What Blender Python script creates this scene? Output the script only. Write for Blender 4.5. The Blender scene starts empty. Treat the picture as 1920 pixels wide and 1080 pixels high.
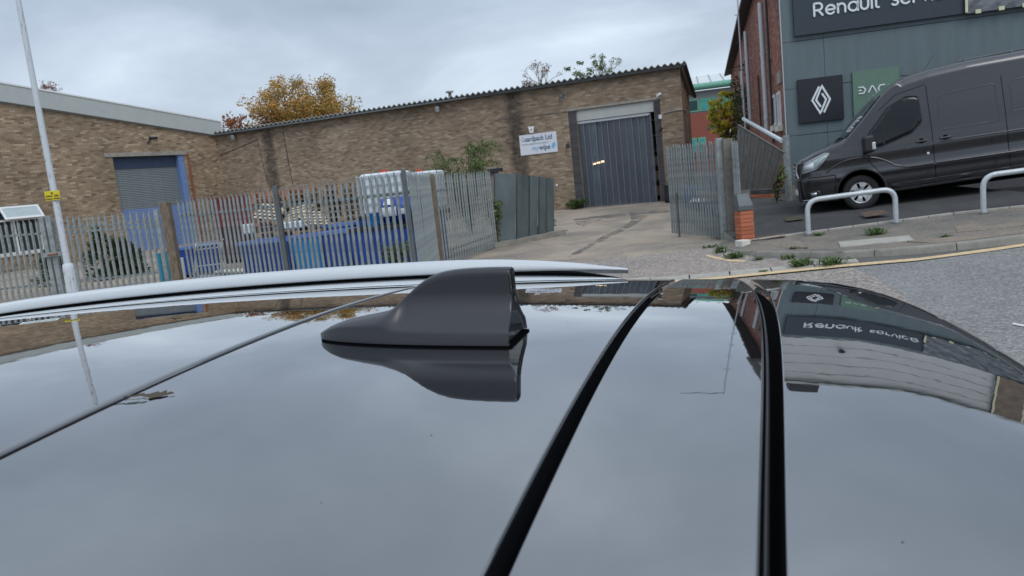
import bpy, bmesh, math, random
import numpy as np
from mathutils import Vector, Matrix
random.seed(7); np.random.seed(7)
sc = bpy.context.scene
COL = sc.collection
R = math.radians

# ------------------------------------------------------------------ camera
FPX, PITCH, ROLL, CAMZ = 1440.0, R(8.06), R(6.0), 1.8
fv = Vector((0, math.cos(PITCH), -math.sin(PITCH)))
u0 = Vector((0, math.sin(PITCH), math.cos(PITCH))); r0 = Vector((1, 0, 0))
rv = r0 * math.cos(ROLL) - u0 * math.sin(ROLL); uv = u0 * math.cos(ROLL) + r0 * math.sin(ROLL)
CAM = Vector((0, 0, CAMZ))
cd = bpy.data.cameras.new('camera'); cam = bpy.data.objects.new('camera', cd); COL.objects.link(cam)
cd.sensor_width = 36; cd.lens = FPX / 1920 * 36; cd.clip_start = .02; cd.clip_end = 2000
cam.matrix_world = Matrix(((rv.x, uv.x, -fv.x, 0), (rv.y, uv.y, -fv.y, 0), (rv.z, uv.z, -fv.z, CAMZ), (0, 0, 0, 1)))
cd.dof.use_dof = True; cd.dof.focus_distance = 1.3; cd.dof.aperture_fstop = 20
sc.camera = cam

# ------------------------------------------------------------------ sky, sun, exposure
SUN_EL, SUN_ROT = R(48), R(200)
w = bpy.data.worlds.new('World'); sc.world = w; w.use_nodes = True
nt = w.node_tree; nt.nodes.clear()
def nd(t, typ, **kw):
    n = t.nodes.new(typ)
    for k, v in kw.items():
        if k.startswith('_'): setattr(n, k[1:], v)
        else: n.inputs[k.replace('__', ' ')].default_value = v
    return n
def math_n(t, op, a, b=None, clamp=False):
    n = t.nodes.new('ShaderNodeMath'); n.operation = op; n.use_clamp = clamp
    for i, x in enumerate((a, b)):
        if x is None: continue
        if isinstance(x, (int, float)): n.inputs[i].default_value = x
        else: t.links.new(x, n.inputs[i])
    return n.outputs[0]
def ramp(t, fac, stops, interp='LINEAR'):
    n = t.nodes.new('ShaderNodeValToRGB'); cr = n.color_ramp; cr.interpolation = interp
    while len(cr.elements) < len(stops): cr.elements.new(.5)
    for e, (p, c) in zip(cr.elements, stops):
        e.position = p; e.color = (c[0], c[1], c[2], 1) if not isinstance(c, float) else (c, c, c, 1)
    if fac is not None: t.links.new(fac, n.inputs[0])
    return n.outputs[0]
def mix_c(t, fac, a, b, mode='MIX'):
    n = t.nodes.new('ShaderNodeMix'); n.data_type = 'RGBA'; n.blend_type = mode
    for s, x in ((0, fac), (6, a), (7, b)):
        if isinstance(x, (int, float)): n.inputs[s].default_value = x
        elif isinstance(x, tuple): n.inputs[s].default_value = (x[0], x[1], x[2], 1)
        else: t.links.new(x, n.inputs[s])
    return n.outputs[2]
sky = nt.nodes.new('ShaderNodeTexSky'); sky.sky_type = 'NISHITA'; sky.sun_disc = False
sky.sun_elevation = SUN_EL; sky.sun_rotation = SUN_ROT
tc = nt.nodes.new('ShaderNodeTexCoord'); sep = nt.nodes.new('ShaderNodeSeparateXYZ'); nt.links.new(tc.outputs['Generated'], sep.inputs[0])
zc = math_n(nt, 'ADD', math_n(nt, 'MAXIMUM', sep.outputs[2], 0.0), .22)
cx = math_n(nt, 'DIVIDE', sep.outputs[0], zc); cy = math_n(nt, 'DIVIDE', sep.outputs[1], zc)
cmb = nt.nodes.new('ShaderNodeCombineXYZ'); nt.links.new(cx, cmb.inputs[0]); nt.links.new(cy, cmb.inputs[1])
n1 = nd(nt, 'ShaderNodeTexNoise', Scale=1.1, Detail=6.0, Roughness=.50, Distortion=.3); nt.links.new(cmb.outputs[0], n1.inputs['Vector'])
n2 = nd(nt, 'ShaderNodeTexNoise', Scale=.28, Detail=2.0, Roughness=.5); nt.links.new(cmb.outputs[0], n2.inputs['Vector'])
cl = math_n(nt, 'ADD', math_n(nt, 'MULTIPLY', n1.outputs[0], .55), math_n(nt, 'MULTIPLY', n2.outputs[0], .45))
cloud = ramp(nt, cl, [(.365, (.285, .34, .415)), (.475, (.37, .435, .52)), (.55, (.475, .55, .64)), (.64, (.67, .745, .825))])
elev = ramp(nt, sep.outputs[2], [(0.0, (1.22, 1.20, 1.16)), (.10, (1.10, 1.09, 1.07)), (.22, (.92, .93, .95)), (.45, (1.1, 1.1, 1.1)), (1.0, (1.75, 1.7, 1.65))])
cloud = mix_c(nt, 1.0, mix_c(nt, 1.0, cloud, (1.0, 1.0, 1.0), 'MULTIPLY'), elev, 'MULTIPLY')
nish = mix_c(nt, 1.0, sky.outputs[0], (.09, .09, .09), 'MULTIPLY')
skyc = mix_c(nt, .93, nish, cloud)
bg = nt.nodes.new('ShaderNodeBackground'); bg.inputs[1].default_value = 1.0
nt.links.new(skyc, bg.inputs[0]); wo = nt.nodes.new('ShaderNodeOutputWorld'); nt.links.new(bg.outputs[0], wo.inputs[0])
sl = bpy.data.lights.new('sun', 'SUN'); sl.energy = .7; sl.angle = R(30); sl.color = (1, .97, .93)
so = bpy.data.objects.new('sun', sl); COL.objects.link(so)
so.rotation_euler = Vector((-math.sin(SUN_ROT) * math.cos(SUN_EL), math.cos(SUN_ROT) * math.cos(SUN_EL) * -1 * -1, math.sin(SUN_EL))).to_track_quat('Z', 'Y').to_euler()
sc.view_settings.view_transform = 'Standard'; sc.view_settings.look = 'None'
sc.view_settings.exposure = 0.5; sc.view_settings.gamma = 1; sc.view_settings.use_curve_mapping = False

# ------------------------------------------------------------------ pixel rays of the calibrated photograph -> points on real planes
def ray(x, y): return fv + rv * ((x - 960) / FPX) - uv * ((y - 540) / FPX)
def onz(x, y, z): d = ray(x, y); return CAM + d * ((z - CAMZ) / d.z)
def onY(x, y, Y): d = ray(x, y); return CAM + d * (Y / d.y)
def gz(x, y):
    side = .05 * max(0, x - 3.1) * min(1, max(0, (16.5 - y) / 2))
    return max(0, .015 * (y - 12)) + side
def ong(x, y, off=0):
    d = ray(x, y); a, b = .5, 90
    for k in range(900):
        t = 1 + k * .06; q = CAM + d * t
        if q.z <= gz(q.x, q.y) + off:
            lo, hi = t - .06, t
            for _ in range(12):
                m = (lo + hi) / 2; q = CAM + d * m
                if q.z <= gz(q.x, q.y) + off: hi = m
                else: lo = m
            return CAM + d * hi
    return CAM + d * 55

# ------------------------------------------------------------------ materials
M = {}
def mat(name, col, rough=.7, metal=0, var=.12, scale=6, bump=0, bscale=40, col2=None, streak=0, coat=0, spec=.5, vscale=None, ior=None, detail=5, sharp=None):
    m = bpy.data.materials.new(name); m.use_nodes = True; t = m.node_tree; b = t.nodes['Principled BSDF']
    b.inputs['Roughness'].default_value = rough; b.inputs['Metallic'].default_value = metal
    b.inputs['Specular IOR Level'].default_value = spec; b.inputs['Coat Weight'].default_value = coat; b.inputs['Coat Roughness'].default_value = .03
    if ior: b.inputs['IOR'].default_value = ior
    co = t.nodes.new('ShaderNodeTexCoord'); mp = t.nodes.new('ShaderNodeMapping'); t.links.new(co.outputs['Object'], mp.inputs[0])
    if vscale: mp.inputs['Scale'].default_value = vscale
    n = nd(t, 'ShaderNodeTexNoise', Scale=scale, Detail=float(detail), Roughness=.6); t.links.new(mp.outputs[0], n.inputs['Vector'])
    a = tuple(c * (1 - var) for c in col); c2 = col2 or tuple(min(1, c * (1 + var)) for c in col)
    lo, hi = sharp or (.3, .7)
    t.links.new(ramp(t, n.outputs[0], [(lo, a), (hi, c2)]), b.inputs['Base Color'])
    if bump:
        n2 = nd(t, 'ShaderNodeTexNoise', Scale=bscale, Detail=3.0); t.links.new(mp.outputs[0], n2.inputs['Vector'])
        bp = nd(t, 'ShaderNodeBump', Strength=bump, Distance=.01); t.links.new(n2.outputs[0], bp.inputs['Height']); t.links.new(bp.outputs[0], b.inputs['Normal'])
    M[name] = m; return m
def tintmat(name, stops, rough=.85, bump=.3, bscale=60, obj=False, dirt=0, dirt_stops=None, trans=0, dscale=.5):
    """colour per piece: face attribute 'tint' (joined pieces) or the object's random (separate pieces)"""
    m = bpy.data.materials.new(name); m.use_nodes = True; t = m.node_tree; b = t.nodes['Principled BSDF']
    b.inputs['Roughness'].default_value = rough
    if obj: f = t.nodes.new('ShaderNodeObjectInfo').outputs['Random']
    else:
        a = t.nodes.new('ShaderNodeAttribute'); a.attribute_name = 'tint'; f = a.outputs['Fac']
    c = ramp(t, f, stops)
    g = t.nodes.new('ShaderNodeNewGeometry')
    if dirt:
        n = nd(t, 'ShaderNodeTexNoise', Scale=dscale, Detail=6.0, Roughness=.65); t.links.new(g.outputs['Position'], n.inputs['Vector'])
        c = mix_c(t, dirt, c, ramp(t, n.outputs[0], dirt_stops or [(.33, (.68, .66, .64)), (.6, (1.10, 1.08, 1.05))]), 'MULTIPLY')
    t.links.new(c, b.inputs['Base Color'])
    if bump:
        n2 = nd(t, 'ShaderNodeTexNoise', Scale=bscale, Detail=3.0); t.links.new(g.outputs['Position'], n2.inputs['Vector'])
        bp = nd(t, 'ShaderNodeBump', Strength=bump, Distance=.004); t.links.new(n2.outputs[0], bp.inputs['Height']); t.links.new(bp.outputs[0], b.inputs['Normal'])
    if trans:
        tr = t.nodes.new('ShaderNodeBsdfTranslucent'); t.links.new(c, tr.inputs[0]); mx = t.nodes.new('ShaderNodeMixShader'); mx.inputs[0].default_value = trans
        o = t.nodes['Material Output']; t.links.new(b.outputs[0], mx.inputs[1]); t.links.new(tr.outputs[0], mx.inputs[2]); t.links.new(mx.outputs[0], o.inputs[0])
    M[name] = m; return m
def emit(name, col, s):
    m = bpy.data.materials.new(name); m.use_nodes = True; b = m.node_tree.nodes['Principled BSDF']
    b.inputs['Base Color'].default_value = (*col, 1); b.inputs['Emission Color'].default_value = (*col, 1); b.inputs['Emission Strength'].default_value = s; M[name] = m

BR_W = [(0, (.185, .138, .098)), (.15, (.235, .178, .128)), (.5, (.285, .222, .162)), (.85, (.325, .26, .195)), (1, (.40, .33, .255))]
BR_L = [(0, (.19, .12, .082)), (.12, (.25, .18, .122)), (.45, (.31, .235, .16)), (.85, (.355, .275, .195)), (1, (.47, .39, .29))]
BR_R = [(0, (.16, .055, .04)), (.4, (.27, .105, .075)), (.8, (.33, .15, .11)), (1, (.40, .21, .15))]
for nm, st in (('brick_w', BR_W), ('brick_l', BR_L), ('brick_r', BR_R)):
    tintmat(nm, st, dirt=.85); tintmat(nm + '_o', st, obj=True, dirt=.85)
tintmat('brick_red', [(0, (.36, .10, .05)), (1, (.50, .17, .09))], obj=True)
tintmat('brick_blue', [(0, (.045, .045, .055)), (1, (.085, .082, .09))], obj=True)
mat('mortar', (.23, .195, .16), .95, var=.2, scale=2)
mat('mortar_light', (.27, .22, .17), .95, var=.2, scale=2)
mat('brick_far', (.27, .085, .06), .9, var=.25, scale=18)
mat('cladding', (.112, .150, .165), .5, var=.10, scale=2.2, vscale=(2, 2, .25))
mat('cladding_white', (.52, .53, .53), .6, var=.07, scale=1)
mat('sign_dark', (.028, .042, .056), .45, var=.08)
mat('sign_black', (.012, .014, .02), .4, var=.1)
mat('sign_green', (.115, .20, .15), .5, var=.04)
mat('letter_white', (.74, .78, .82), .5, var=.02)
mat('fascia', (.42, .45, .44), .5, var=.05, scale=3)
mat('sheet_grey', (.36, .38, .36), .85, var=.3, scale=9)
mat('gutter', (.035, .04, .045), .6, var=.3)
mat('galv', (.28, .32, .325), .55, .25, var=.25, scale=9, col2=(.39, .43, .435), sharp=(.35, .75))
mat('galv_pale', (.50, .53, .56), .45, .3, var=.12, scale=14)
mat('galv_dark', (.11, .125, .13), .55, .3, var=.2)
mat('sheet_metal', (.125, .158, .165), .55, .2, var=.25, scale=2.2, vscale=(1, 1, .5))
mat('shutter', (.21, .245, .26), .5, .25, var=.08)
mat('shutter_blue', (.17, .26, .50), .55, var=.12)
mat('frame_blue', (.14, .23, .45), .5, var=.12)
mat('seam_blue', (.19, .22, .25), .3, var=.1)
mat('navy', (.03, .05, .10), .5, var=.1)
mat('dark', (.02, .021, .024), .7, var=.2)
mat('lintel', (.30, .28, .25), .9, var=.2, bump=.3)
mat('upvc', (.74, .76, .78), .4, var=.03)
mat('glass_dark', (.03, .045, .05), .08, var=.1, spec=.8)
mat('van_glass', (.006, .009, .010), .05, var=.3, scale=2, spec=.5)
mat('glass_screen', (.11, .145, .145), .06, var=.5, scale=4, spec=.9)
mat('glass_pale', (.42, .50, .52), .15, var=.1)
mat('timber_grey', (.14, .135, .125), .9, var=.3, scale=8, vscale=(6, 6, .6), bump=.3)
mat('timber', (.34, .235, .15), .85, var=.25, scale=10)
mat('timber_pale', (.55, .46, .34), .85, var=.15, scale=10)
mat('timber_orange', (.42, .20, .11), .85, var=.2, scale=8)
mat('timber_old', (.20, .155, .115), .9, var=.25, scale=8)
mat('post_brown', (.135, .10, .07), .9, var=.3, scale=7, vscale=(3, 3, .7), col2=(.24, .20, .15), bump=.3)
mat('post_conc', (.17, .155, .135), .95, var=.25, scale=8, bump=.4)
mat('plastic_blue', (.013, .058, .29), .45, var=.2, scale=3)
mat('plastic_blue_rim', (.09, .19, .52), .5, var=.12, scale=3)
mat('plastic_sky', (.02, .21, .50), .45, var=.12, scale=3)
mat('plastic_teal', (.02, .20, .30), .5, var=.1)
mat('plastic_white', (.66, .70, .73), .45, var=.08, scale=4)
mat('red_paint', (.17, .022, .022), .6, var=.3, scale=3, vscale=(1, 1, 2))
mat('red_dark', (.05, .022, .028), .6, var=.3, scale=3)
mat('red_cap', (.5, .06, .03), .5)
mat('rust_pipe', (.26, .09, .05), .8, var=.25)
mat('lamp_paint', (.43, .47, .50), .55, .2, var=.0, scale=9, vscale=(1, 1, .35), col2=(.43, .47, .50))
mat('flaky', (.50, .53, .56), .6, var=.45, scale=20, vscale=(1, 1, .25), col2=(.56, .60, .64), sharp=(.34, .42))
mat('sign_yellow', (.68, .56, .02), .5, var=.05)
mat('sign_board', (.66, .69, .76), .45, var=.02)
mat('ink_navy', (.08, .14, .23), .6); mat('ink_grey', (.30, .34, .38), .6); mat('ink_sky', (.16, .42, .66), .6); mat('ink_brown', (.10, .07, .02), .6)
mat('white_paint', (.76, .78, .79), .6)
mat('plastic_black', (.02, .02, .022), .4, var=.15)
mat('rubber', (.014, .014, .016), .8, var=.3)
mat('gasket', (.0015, .0016, .002), .9, spec=.03)
mat('alloy', (.62, .63, .65), .28, .8, var=.05)
mat('concrete', (.26, .245, .215), .95, var=.22, scale=5, bump=.4)
mat('conc_pale', (.36, .34, .30), .95, var=.18, scale=5, bump=.4)
mat('stone_white', (.62, .60, .54), .9)
mat('stain_brown', (.10, .065, .05), .95, var=.4, scale=9)
mat('moss', (.06, .06, .035), .95, var=.3, scale=12)
mat('soil', (.07, .055, .04), 1, var=.4)
mat('bark', (.10, .075, .055), .95, var=.3, bump=.5)
mat('twig', (.16, .12, .10), .9)
mat('roof_white', (.62, .66, .66), .5, var=.12, scale=1.5)
mat('trim_green', (.14, .36, .27), .5, var=.08)
mat('band_grey', (.27, .275, .28), .7, var=.05)
mat('pane_green', (.05, .30, .27), .2, var=.3, scale=1)
mat('pane_dark', (.008, .05, .05), .15, var=.3, scale=2)
mat('tarp', (.19, .14, .10), .6, var=.35, scale=3, bump=.8, bscale=3)
mat('tarp_grey', (.13, .145, .165), .45, var=.35, scale=6, bump=1.0, bscale=5)
mat('tape', (.62, .62, .42), .6)
tintmat('leaf_orange', [(0, (.14, .15, .035)), (.3, (.30, .24, .06)), (.6, (.52, .26, .06)), (1, (.66, .42, .13))], .7, 0, trans=.3)
tintmat('leaf_rust', [(0, (.12, .05, .025)), (.5, (.30, .10, .04)), (1, (.40, .20, .07))], .7, 0, trans=.3)
tintmat('leaf_yellow', [(0, (.06, .12, .02)), (.25, (.16, .22, .03)), (.5, (.60, .50, .04)), (1, (.75, .62, .08))], .7, 0, trans=.3)
tintmat('leaf_green', [(0, (.05, .08, .025)), (.5, (.13, .18, .06)), (1, (.26, .30, .12))], .75, 0, trans=.25)
tintmat('leaf_dark', [(0, (.015, .028, .012)), (.6, (.035, .06, .02)), (1, (.07, .10, .035))], .75, 0, trans=.2)
tintmat('leaf_weed', [(0, (.04, .075, .02)), (.5, (.08, .14, .035)), (1, (.15, .21, .07))], .7, 0, trans=.3)
tintmat('leaf_red', [(0, (.16, .06, .045)), (1, (.30, .14, .10))], .8, 0)
emit('lamp_glow', (1, .62, .30), 7)

def groundmat(name, base, spots, patch, pscale=.5, aggregate=120, agg=.5, bump=.5):
    m = bpy.data.materials.new(name); m.use_nodes = True; t = m.node_tree; b = t.nodes['Principled BSDF']; b.inputs['Roughness'].default_value = .92
    b.inputs['Specular IOR Level'].default_value = .3
    g = t.nodes.new('ShaderNodeNewGeometry'); P = g.outputs['Position']
    n = nd(t, 'ShaderNodeTexNoise', Scale=pscale, Detail=7.0, Roughness=.62, Distortion=.4); t.links.new(P, n.inputs['Vector'])
    c = mix_c(t, ramp(t, n.outputs[0], [(.42, 0.0), (.60, 1.0)]), base, patch)
    v = nd(t, 'ShaderNodeTexVoronoi', Scale=float(aggregate)); t.links.new(P, v.inputs['Vector'])
    sr = nt_sep(t, v.outputs['Color'])
    c = mix_c(t, ramp(t, sr, [(.55, 0.0), (.9, agg)]), c, spots)
    c = mix_c(t, ramp(t, sr, [(.0, .45), (.3, 0.0)]), c, tuple(x * .45 for x in base))
    t.links.new(c, b.inputs['Base Color'])
    bp = nd(t, 'ShaderNodeBump', Strength=bump, Distance=.012); t.links.new(v.outputs['Distance'], bp.inputs['Height']); t.links.new(bp.outputs[0], b.inputs['Normal'])
    M[name] = m; return m
def nt_sep(t, c):
    s = t.nodes.new('ShaderNodeSeparateColor'); t.links.new(c, s.inputs[0]); return s.outputs[0]
groundmat('yard', (.375, .31, .245), (.44, .39, .33), (.22, .195, .17), .55, 55, .35, .35)
groundmat('yard_grey', (.21, .195, .185), (.30, .28, .26), (.14, .135, .13), .7, 70, .3, .3)
mm_ = M['yard_grey']; t = mm_.node_tree; tr = t.nodes.new('ShaderNodeBsdfTransparent'); mx = t.nodes.new('ShaderNodeMixShader'); gg = t.nodes.new('ShaderNodeNewGeometry')
nn = nd(t, 'ShaderNodeTexNoise', Scale=1.6, Detail=7.0, Roughness=.7); t.links.new(gg.outputs['Position'], nn.inputs['Vector']); t.links.new(ramp(t, nn.outputs[0], [(.44, 0.0), (.56, .8)]), mx.inputs[0])
t.links.new(tr.outputs[0], mx.inputs[1]); t.links.new(t.nodes['Principled BSDF'].outputs[0], mx.inputs[2]); t.links.new(mx.outputs[0], t.nodes['Material Output'].inputs[0])
groundmat('chippings', (.27, .232, .205), (.47, .42, .38), (.215, .19, .175), .5, 32, .7, .5)
groundmat('asphalt', (.185, .185, .18), (.36, .36, .35), (.215, .215, .21), .8, 45, .6, .4)
groundmat('forecourt', (.052, .053, .056), (.11, .11, .11), (.072, .072, .072), .8, 60, .4, .5)
groundmat('pavement', (.135, .128, .12), (.26, .24, .21), (.215, .185, .155), 1.1, 50, .4, .5)
groundmat('pavement_tan', (.27, .215, .17), (.36, .31, .26), (.2, .17, .14), 1.1, 50, .4, .4)
groundmat('plain_ground', (.14, .13, .12), (.2, .2, .2), (.10, .10, .09), .2, 40, .3, .3)
mat('line_yellow', (.62, .46, .27), .8, var=.2, scale=12)
mat('line_white', (.6, .6, .58), .8, var=.2, scale=12)

def paint(name, col, metal, rough, coat, flake=0, ior=1.5, smudge=.0):
    m = bpy.data.materials.new(name); m.use_nodes = True; t = m.node_tree; b = t.nodes['Principled BSDF']
    b.inputs['Base Color'].default_value = (*col, 1); b.inputs['Metallic'].default_value = metal; b.inputs['Roughness'].default_value = rough
    b.inputs['Coat Weight'].default_value = coat; b.inputs['Coat Roughness'].default_value = .012; b.inputs['Coat IOR'].default_value = ior; b.inputs['IOR'].default_value = ior
    if smudge:
        co = t.nodes.new('ShaderNodeTexCoord')
        n = nd(t, 'ShaderNodeTexNoise', Scale=14.0, Detail=8.0, Roughness=.7); t.links.new(co.outputs['Object'], n.inputs['Vector'])
        v = nd(t, 'ShaderNodeTexNoise', Scale=260.0, Detail=2.0); t.links.new(co.outputs['Object'], v.inputs['Vector'])
        dust = math_n(t, 'MULTIPLY', ramp(t, v.outputs[0], [(.68, 0.0), (.76, 1.0)]), ramp(t, n.outputs[0], [(.45, 0.0), (.75, 1.0)]))
        wm = nd(t, 'ShaderNodeTexNoise', Scale=42.0, Detail=3.0, Roughness=.6, Distortion=1.2); t.links.new(co.outputs['Object'], wm.inputs['Vector'])
        mark = math_n(t, 'MULTIPLY', ramp(t, wm.outputs[0], [(.655, 0.0), (.675, 1.0), (.70, .35)]), ramp(t, n.outputs[0], [(.50, 0.0), (.60, .10)]))
        t.links.new(mix_c(t, math_n(t, 'ADD', math_n(t, 'MULTIPLY', dust, smudge), mark), col, (.16, .155, .15)), b.inputs['Base Color'])
        wv = nd(t, 'ShaderNodeTexNoise', Scale=55.0, Detail=2.0); t.links.new(co.outputs['Object'], wv.inputs['Vector']); bp = nd(t, 'ShaderNodeBump', Strength=.05, Distance=.0006); t.links.new(wv.outputs[0], bp.inputs['Height'])
        t.links.new(bp.outputs[0], b.inputs['Normal']); t.links.new(bp.outputs[0], b.inputs['Coat Normal'])
        t.links.new(ramp(t, n.outputs[0], [(.3, .008), (.8, .035)]), b.inputs['Roughness'])
        t.links.new(ramp(t, math_n(t, 'MULTIPLY', dust, 1.0), [(0, .008), (1, .3)]), b.inputs['Coat Roughness'])
    M[name] = m
paint('roof_black', (.012, .013, .016), 0, .02, 1.0, ior=2.25, smudge=.6)
paint('car_white', (.50, .53, .555), 0, .25, 1.0)
paint('van_paint', (.048, .048, .053), .7, .26, 1.0)
paint('van_low', (.018, .018, .020), .1, .45, .5)
paint('fin_paint', (.024, .024, .030), 0, .29, .0)
M['fin_paint'].node_tree.nodes['Principled BSDF'].inputs['Coat Roughness'].default_value = .25
paint('fin_gloss', (.006, .007, .009), 0, .06, 0.6)

# ------------------------------------------------------------------ building blocks
def link(o, parent=None):
    COL.objects.link(o)
    if parent is not None: o.parent = parent
    return o
def empty(name, loc=(0, 0, 0), rz=0, label=None, cat=None, group=None):
    o = bpy.data.objects.new(name, None); o.location = loc; o.rotation_euler = (0, 0, rz); o.empty_display_size = .1; COL.objects.link(o)
    tag(o, label, cat, group); return o
def tag(o, label=None, cat=None, group=None, kind=None):
    if label: o['label'] = label
    if cat: o['category'] = cat
    if group: o['group'] = group
    if kind: o['kind'] = kind
    return o
def copy_tree(o, parent=None):
    c = o.copy(); COL.objects.link(c); c.parent = parent
    for ch in list(o.children): copy_tree(ch, c)
    return c
class MB:
    def __init__(s): s.v = []; s.f = []; s.t = []; s.sm = []
    def add(s, vs, fs, tint=.5, smooth=False):
        n = len(s.v); s.v += [tuple(v) for v in vs]; s.f += [tuple(n + i for i in f) for f in fs]; s.t += [tint] * len(fs); s.sm += [smooth] * len(fs); return s
    def box(s, x0, x1, y0, y1, z0, z1, tint=.5, m=None, skip=()):
        vs = [(x0, y0, z0), (x1, y0, z0), (x1, y1, z0), (x0, y1, z0), (x0, y0, z1), (x1, y0, z1), (x1, y1, z1), (x0, y1, z1)]
        if m is not None: vs = [m @ Vector(v) for v in vs]
        return s.add(vs, [(0, 3, 2, 1), (4, 5, 6, 7), (0, 1, 5, 4), (1, 2, 6, 5), (2, 3, 7, 6), (3, 0, 4, 7)], tint)
    def tube(s, pts, r, n=10, tint=.5, caps=True):
        pts = [Vector(p) for p in pts]; rs = r if isinstance(r, (list, tuple)) else [r] * len(pts); rings = []; up = None
        for i, p in enumerate(pts):
            d = (pts[min(i + 1, len(pts) - 1)] - pts[max(i - 1, 0)]).normalized()
            if up is None: up = Vector((0, 0, 1)) if abs(d.z) < .9 else Vector((1, 0, 0))
            a = d.cross(up).normalized(); b = a.cross(d).normalized(); up = b
            rings.append([p + (a * math.cos(2 * math.pi * k / n) + b * math.sin(2 * math.pi * k / n)) * rs[i] for k in range(n)])
        vs = [q for rg in rings for q in rg]
        fs = [(i * n + k, i * n + (k + 1) % n, (i + 1) * n + (k + 1) % n, (i + 1) * n + k) for i in range(len(pts) - 1) for k in range(n)]
        s.add(vs, fs, tint, True)
        if caps: s.add(rings[0], [tuple(range(n))], tint); s.add(rings[-1], [tuple(reversed(range(n)))], tint)
        return s
    def prism(s, poly, y0, y1, tint=.5, axis='y'):
        """polygon in (x,z) extruded along y"""
        n = len(poly); P = (lambda a, b, c: (a, c, b)) if axis == 'y' else ((lambda a, b, c: (c, a, b)) if axis == 'x' else (lambda a, b, c: (a, b, c)))
        vs = [P(a, b, y0) for a, b in poly] + [P(a, b, y1) for a, b in poly]
        fs = [tuple(range(n)), tuple(reversed(range(n, 2 * n)))] + [(i, i + n, (i + 1) % n + n, (i + 1) % n) for i in range(n)]
        return s.add(vs, fs, tint)
    def grid(s, rows, tint=.5, smooth=True, closed=False):
        nr, nc = len(rows), len(rows[0]); vs = [p for r in rows for p in r]
        fs = [(i * nc + j, i * nc + j + 1, (i + 1) * nc + j + 1, (i + 1) * nc + j) for i in range(nr - 1) for j in range(nc - 1)]
        if closed: fs += [(i * nc + nc - 1, i * nc, (i + 1) * nc, (i + 1) * nc + nc - 1) for i in range(nr - 1)]
        return s.add(vs, fs, tint, smooth)
    def mesh(s, name, mt=None, fix=True):
        me = bpy.data.meshes.new(name); me.from_pydata(s.v, [], s.f)
        me.polygons.foreach_set('use_smooth', s.sm)
        a = me.attributes.new('tint', 'FLOAT', 'FACE'); a.data.foreach_set('value', s.t)
        if mt: me.materials.append(M[mt] if isinstance(mt, str) else mt)
        if fix and len(s.f) < 60000:
            bm = bmesh.new(); bm.from_mesh(me); bmesh.ops.recalc_face_normals(bm, faces=bm.faces); bm.to_mesh(me); bm.free()
        return me
    def build(s, name, mt, parent=None, fix=True, **tg):
        o = bpy.data.objects.new(name, s.mesh(name, mt, fix)); link(o, parent); tag(o, **tg); return o
def part(name, me, parent, loc=(0, 0, 0), rot=(0, 0, 0), scale=None):
    o = bpy.data.objects.new(name, me); COL.objects.link(o); o.parent = parent; o.location = loc; o.rotation_euler = rot
    if scale: o.scale = scale
    return o
def bevel_mod(o, wd=.01, seg=2):
    m = o.modifiers.new('edge', 'BEVEL'); m.width = wd; m.segments = seg; m.limit_method = 'ANGLE'; return o
def fillet(pts, r, n=6):
    out = [Vector(pts[0])]
    for i in range(1, len(pts) - 1):
        p = Vector(pts[i]); a = (Vector(pts[i - 1]) - p); b = (Vector(pts[i + 1]) - p); rr = min(r, a.length * .49, b.length * .49)
        a = p + a.normalized() * rr; b = p + b.normalized() * rr
        for k in range(n + 1):
            t = k / n; out.append(a * (1 - t) ** 2 + p * 2 * t * (1 - t) + b * t * t)
    out.append(Vector(pts[-1])); return out
def text(body, size, parent, mt, u, z, v=-.01, name='lettering', align='LEFT', depth=.004, sx=1.0, bold=0, shear=0, spacing=1.0):
    cu = bpy.data.curves.new(name, 'FONT'); cu.body = body; cu.size = size; cu.extrude = depth; cu.align_x = align; cu.offset = bold; cu.shear = shear; cu.space_character = spacing
    cu.resolution_u = 3
    to = bpy.data.objects.new('tmp', cu); COL.objects.link(to); dg = bpy.context.evaluated_depsgraph_get(); dg.update()
    me = bpy.data.meshes.new_from_object(to.evaluated_get(dg)); bpy.data.objects.remove(to)
    me.materials.clear(); me.materials.append(M[mt]); me.name = name
    o = part(name, me, parent, (u, v, z), (R(90), 0, 0), (sx, 1, 1)); return o

class Wall:
    """a vertical plane seen in the photo: local x along it, local y away from the street, local z up"""
    def __init__(s, P, e):
        s.P = Vector(P); s.e = Vector((e[0], e[1], 0)).normalized(); s.n = Vector((-s.e.y, s.e.x, 0)); s.ang = math.atan2(s.e.y, s.e.x)
    def uz(s, x, y, v=0):
        d = ray(x, y); t = ((s.P - CAM).dot(s.n) + v) / d.dot(s.n); q = CAM + d * t - s.P; return q.dot(s.e), q.z + s.P.z
    def root(s, name, **k): return empty(name, (s.P.x, s.P.y, 0), s.ang, **k)
    def at(s, u, v, z): return Vector((s.P.x, s.P.y, 0)) + s.e * u + s.n * v + Vector((0, 0, z))

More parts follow.
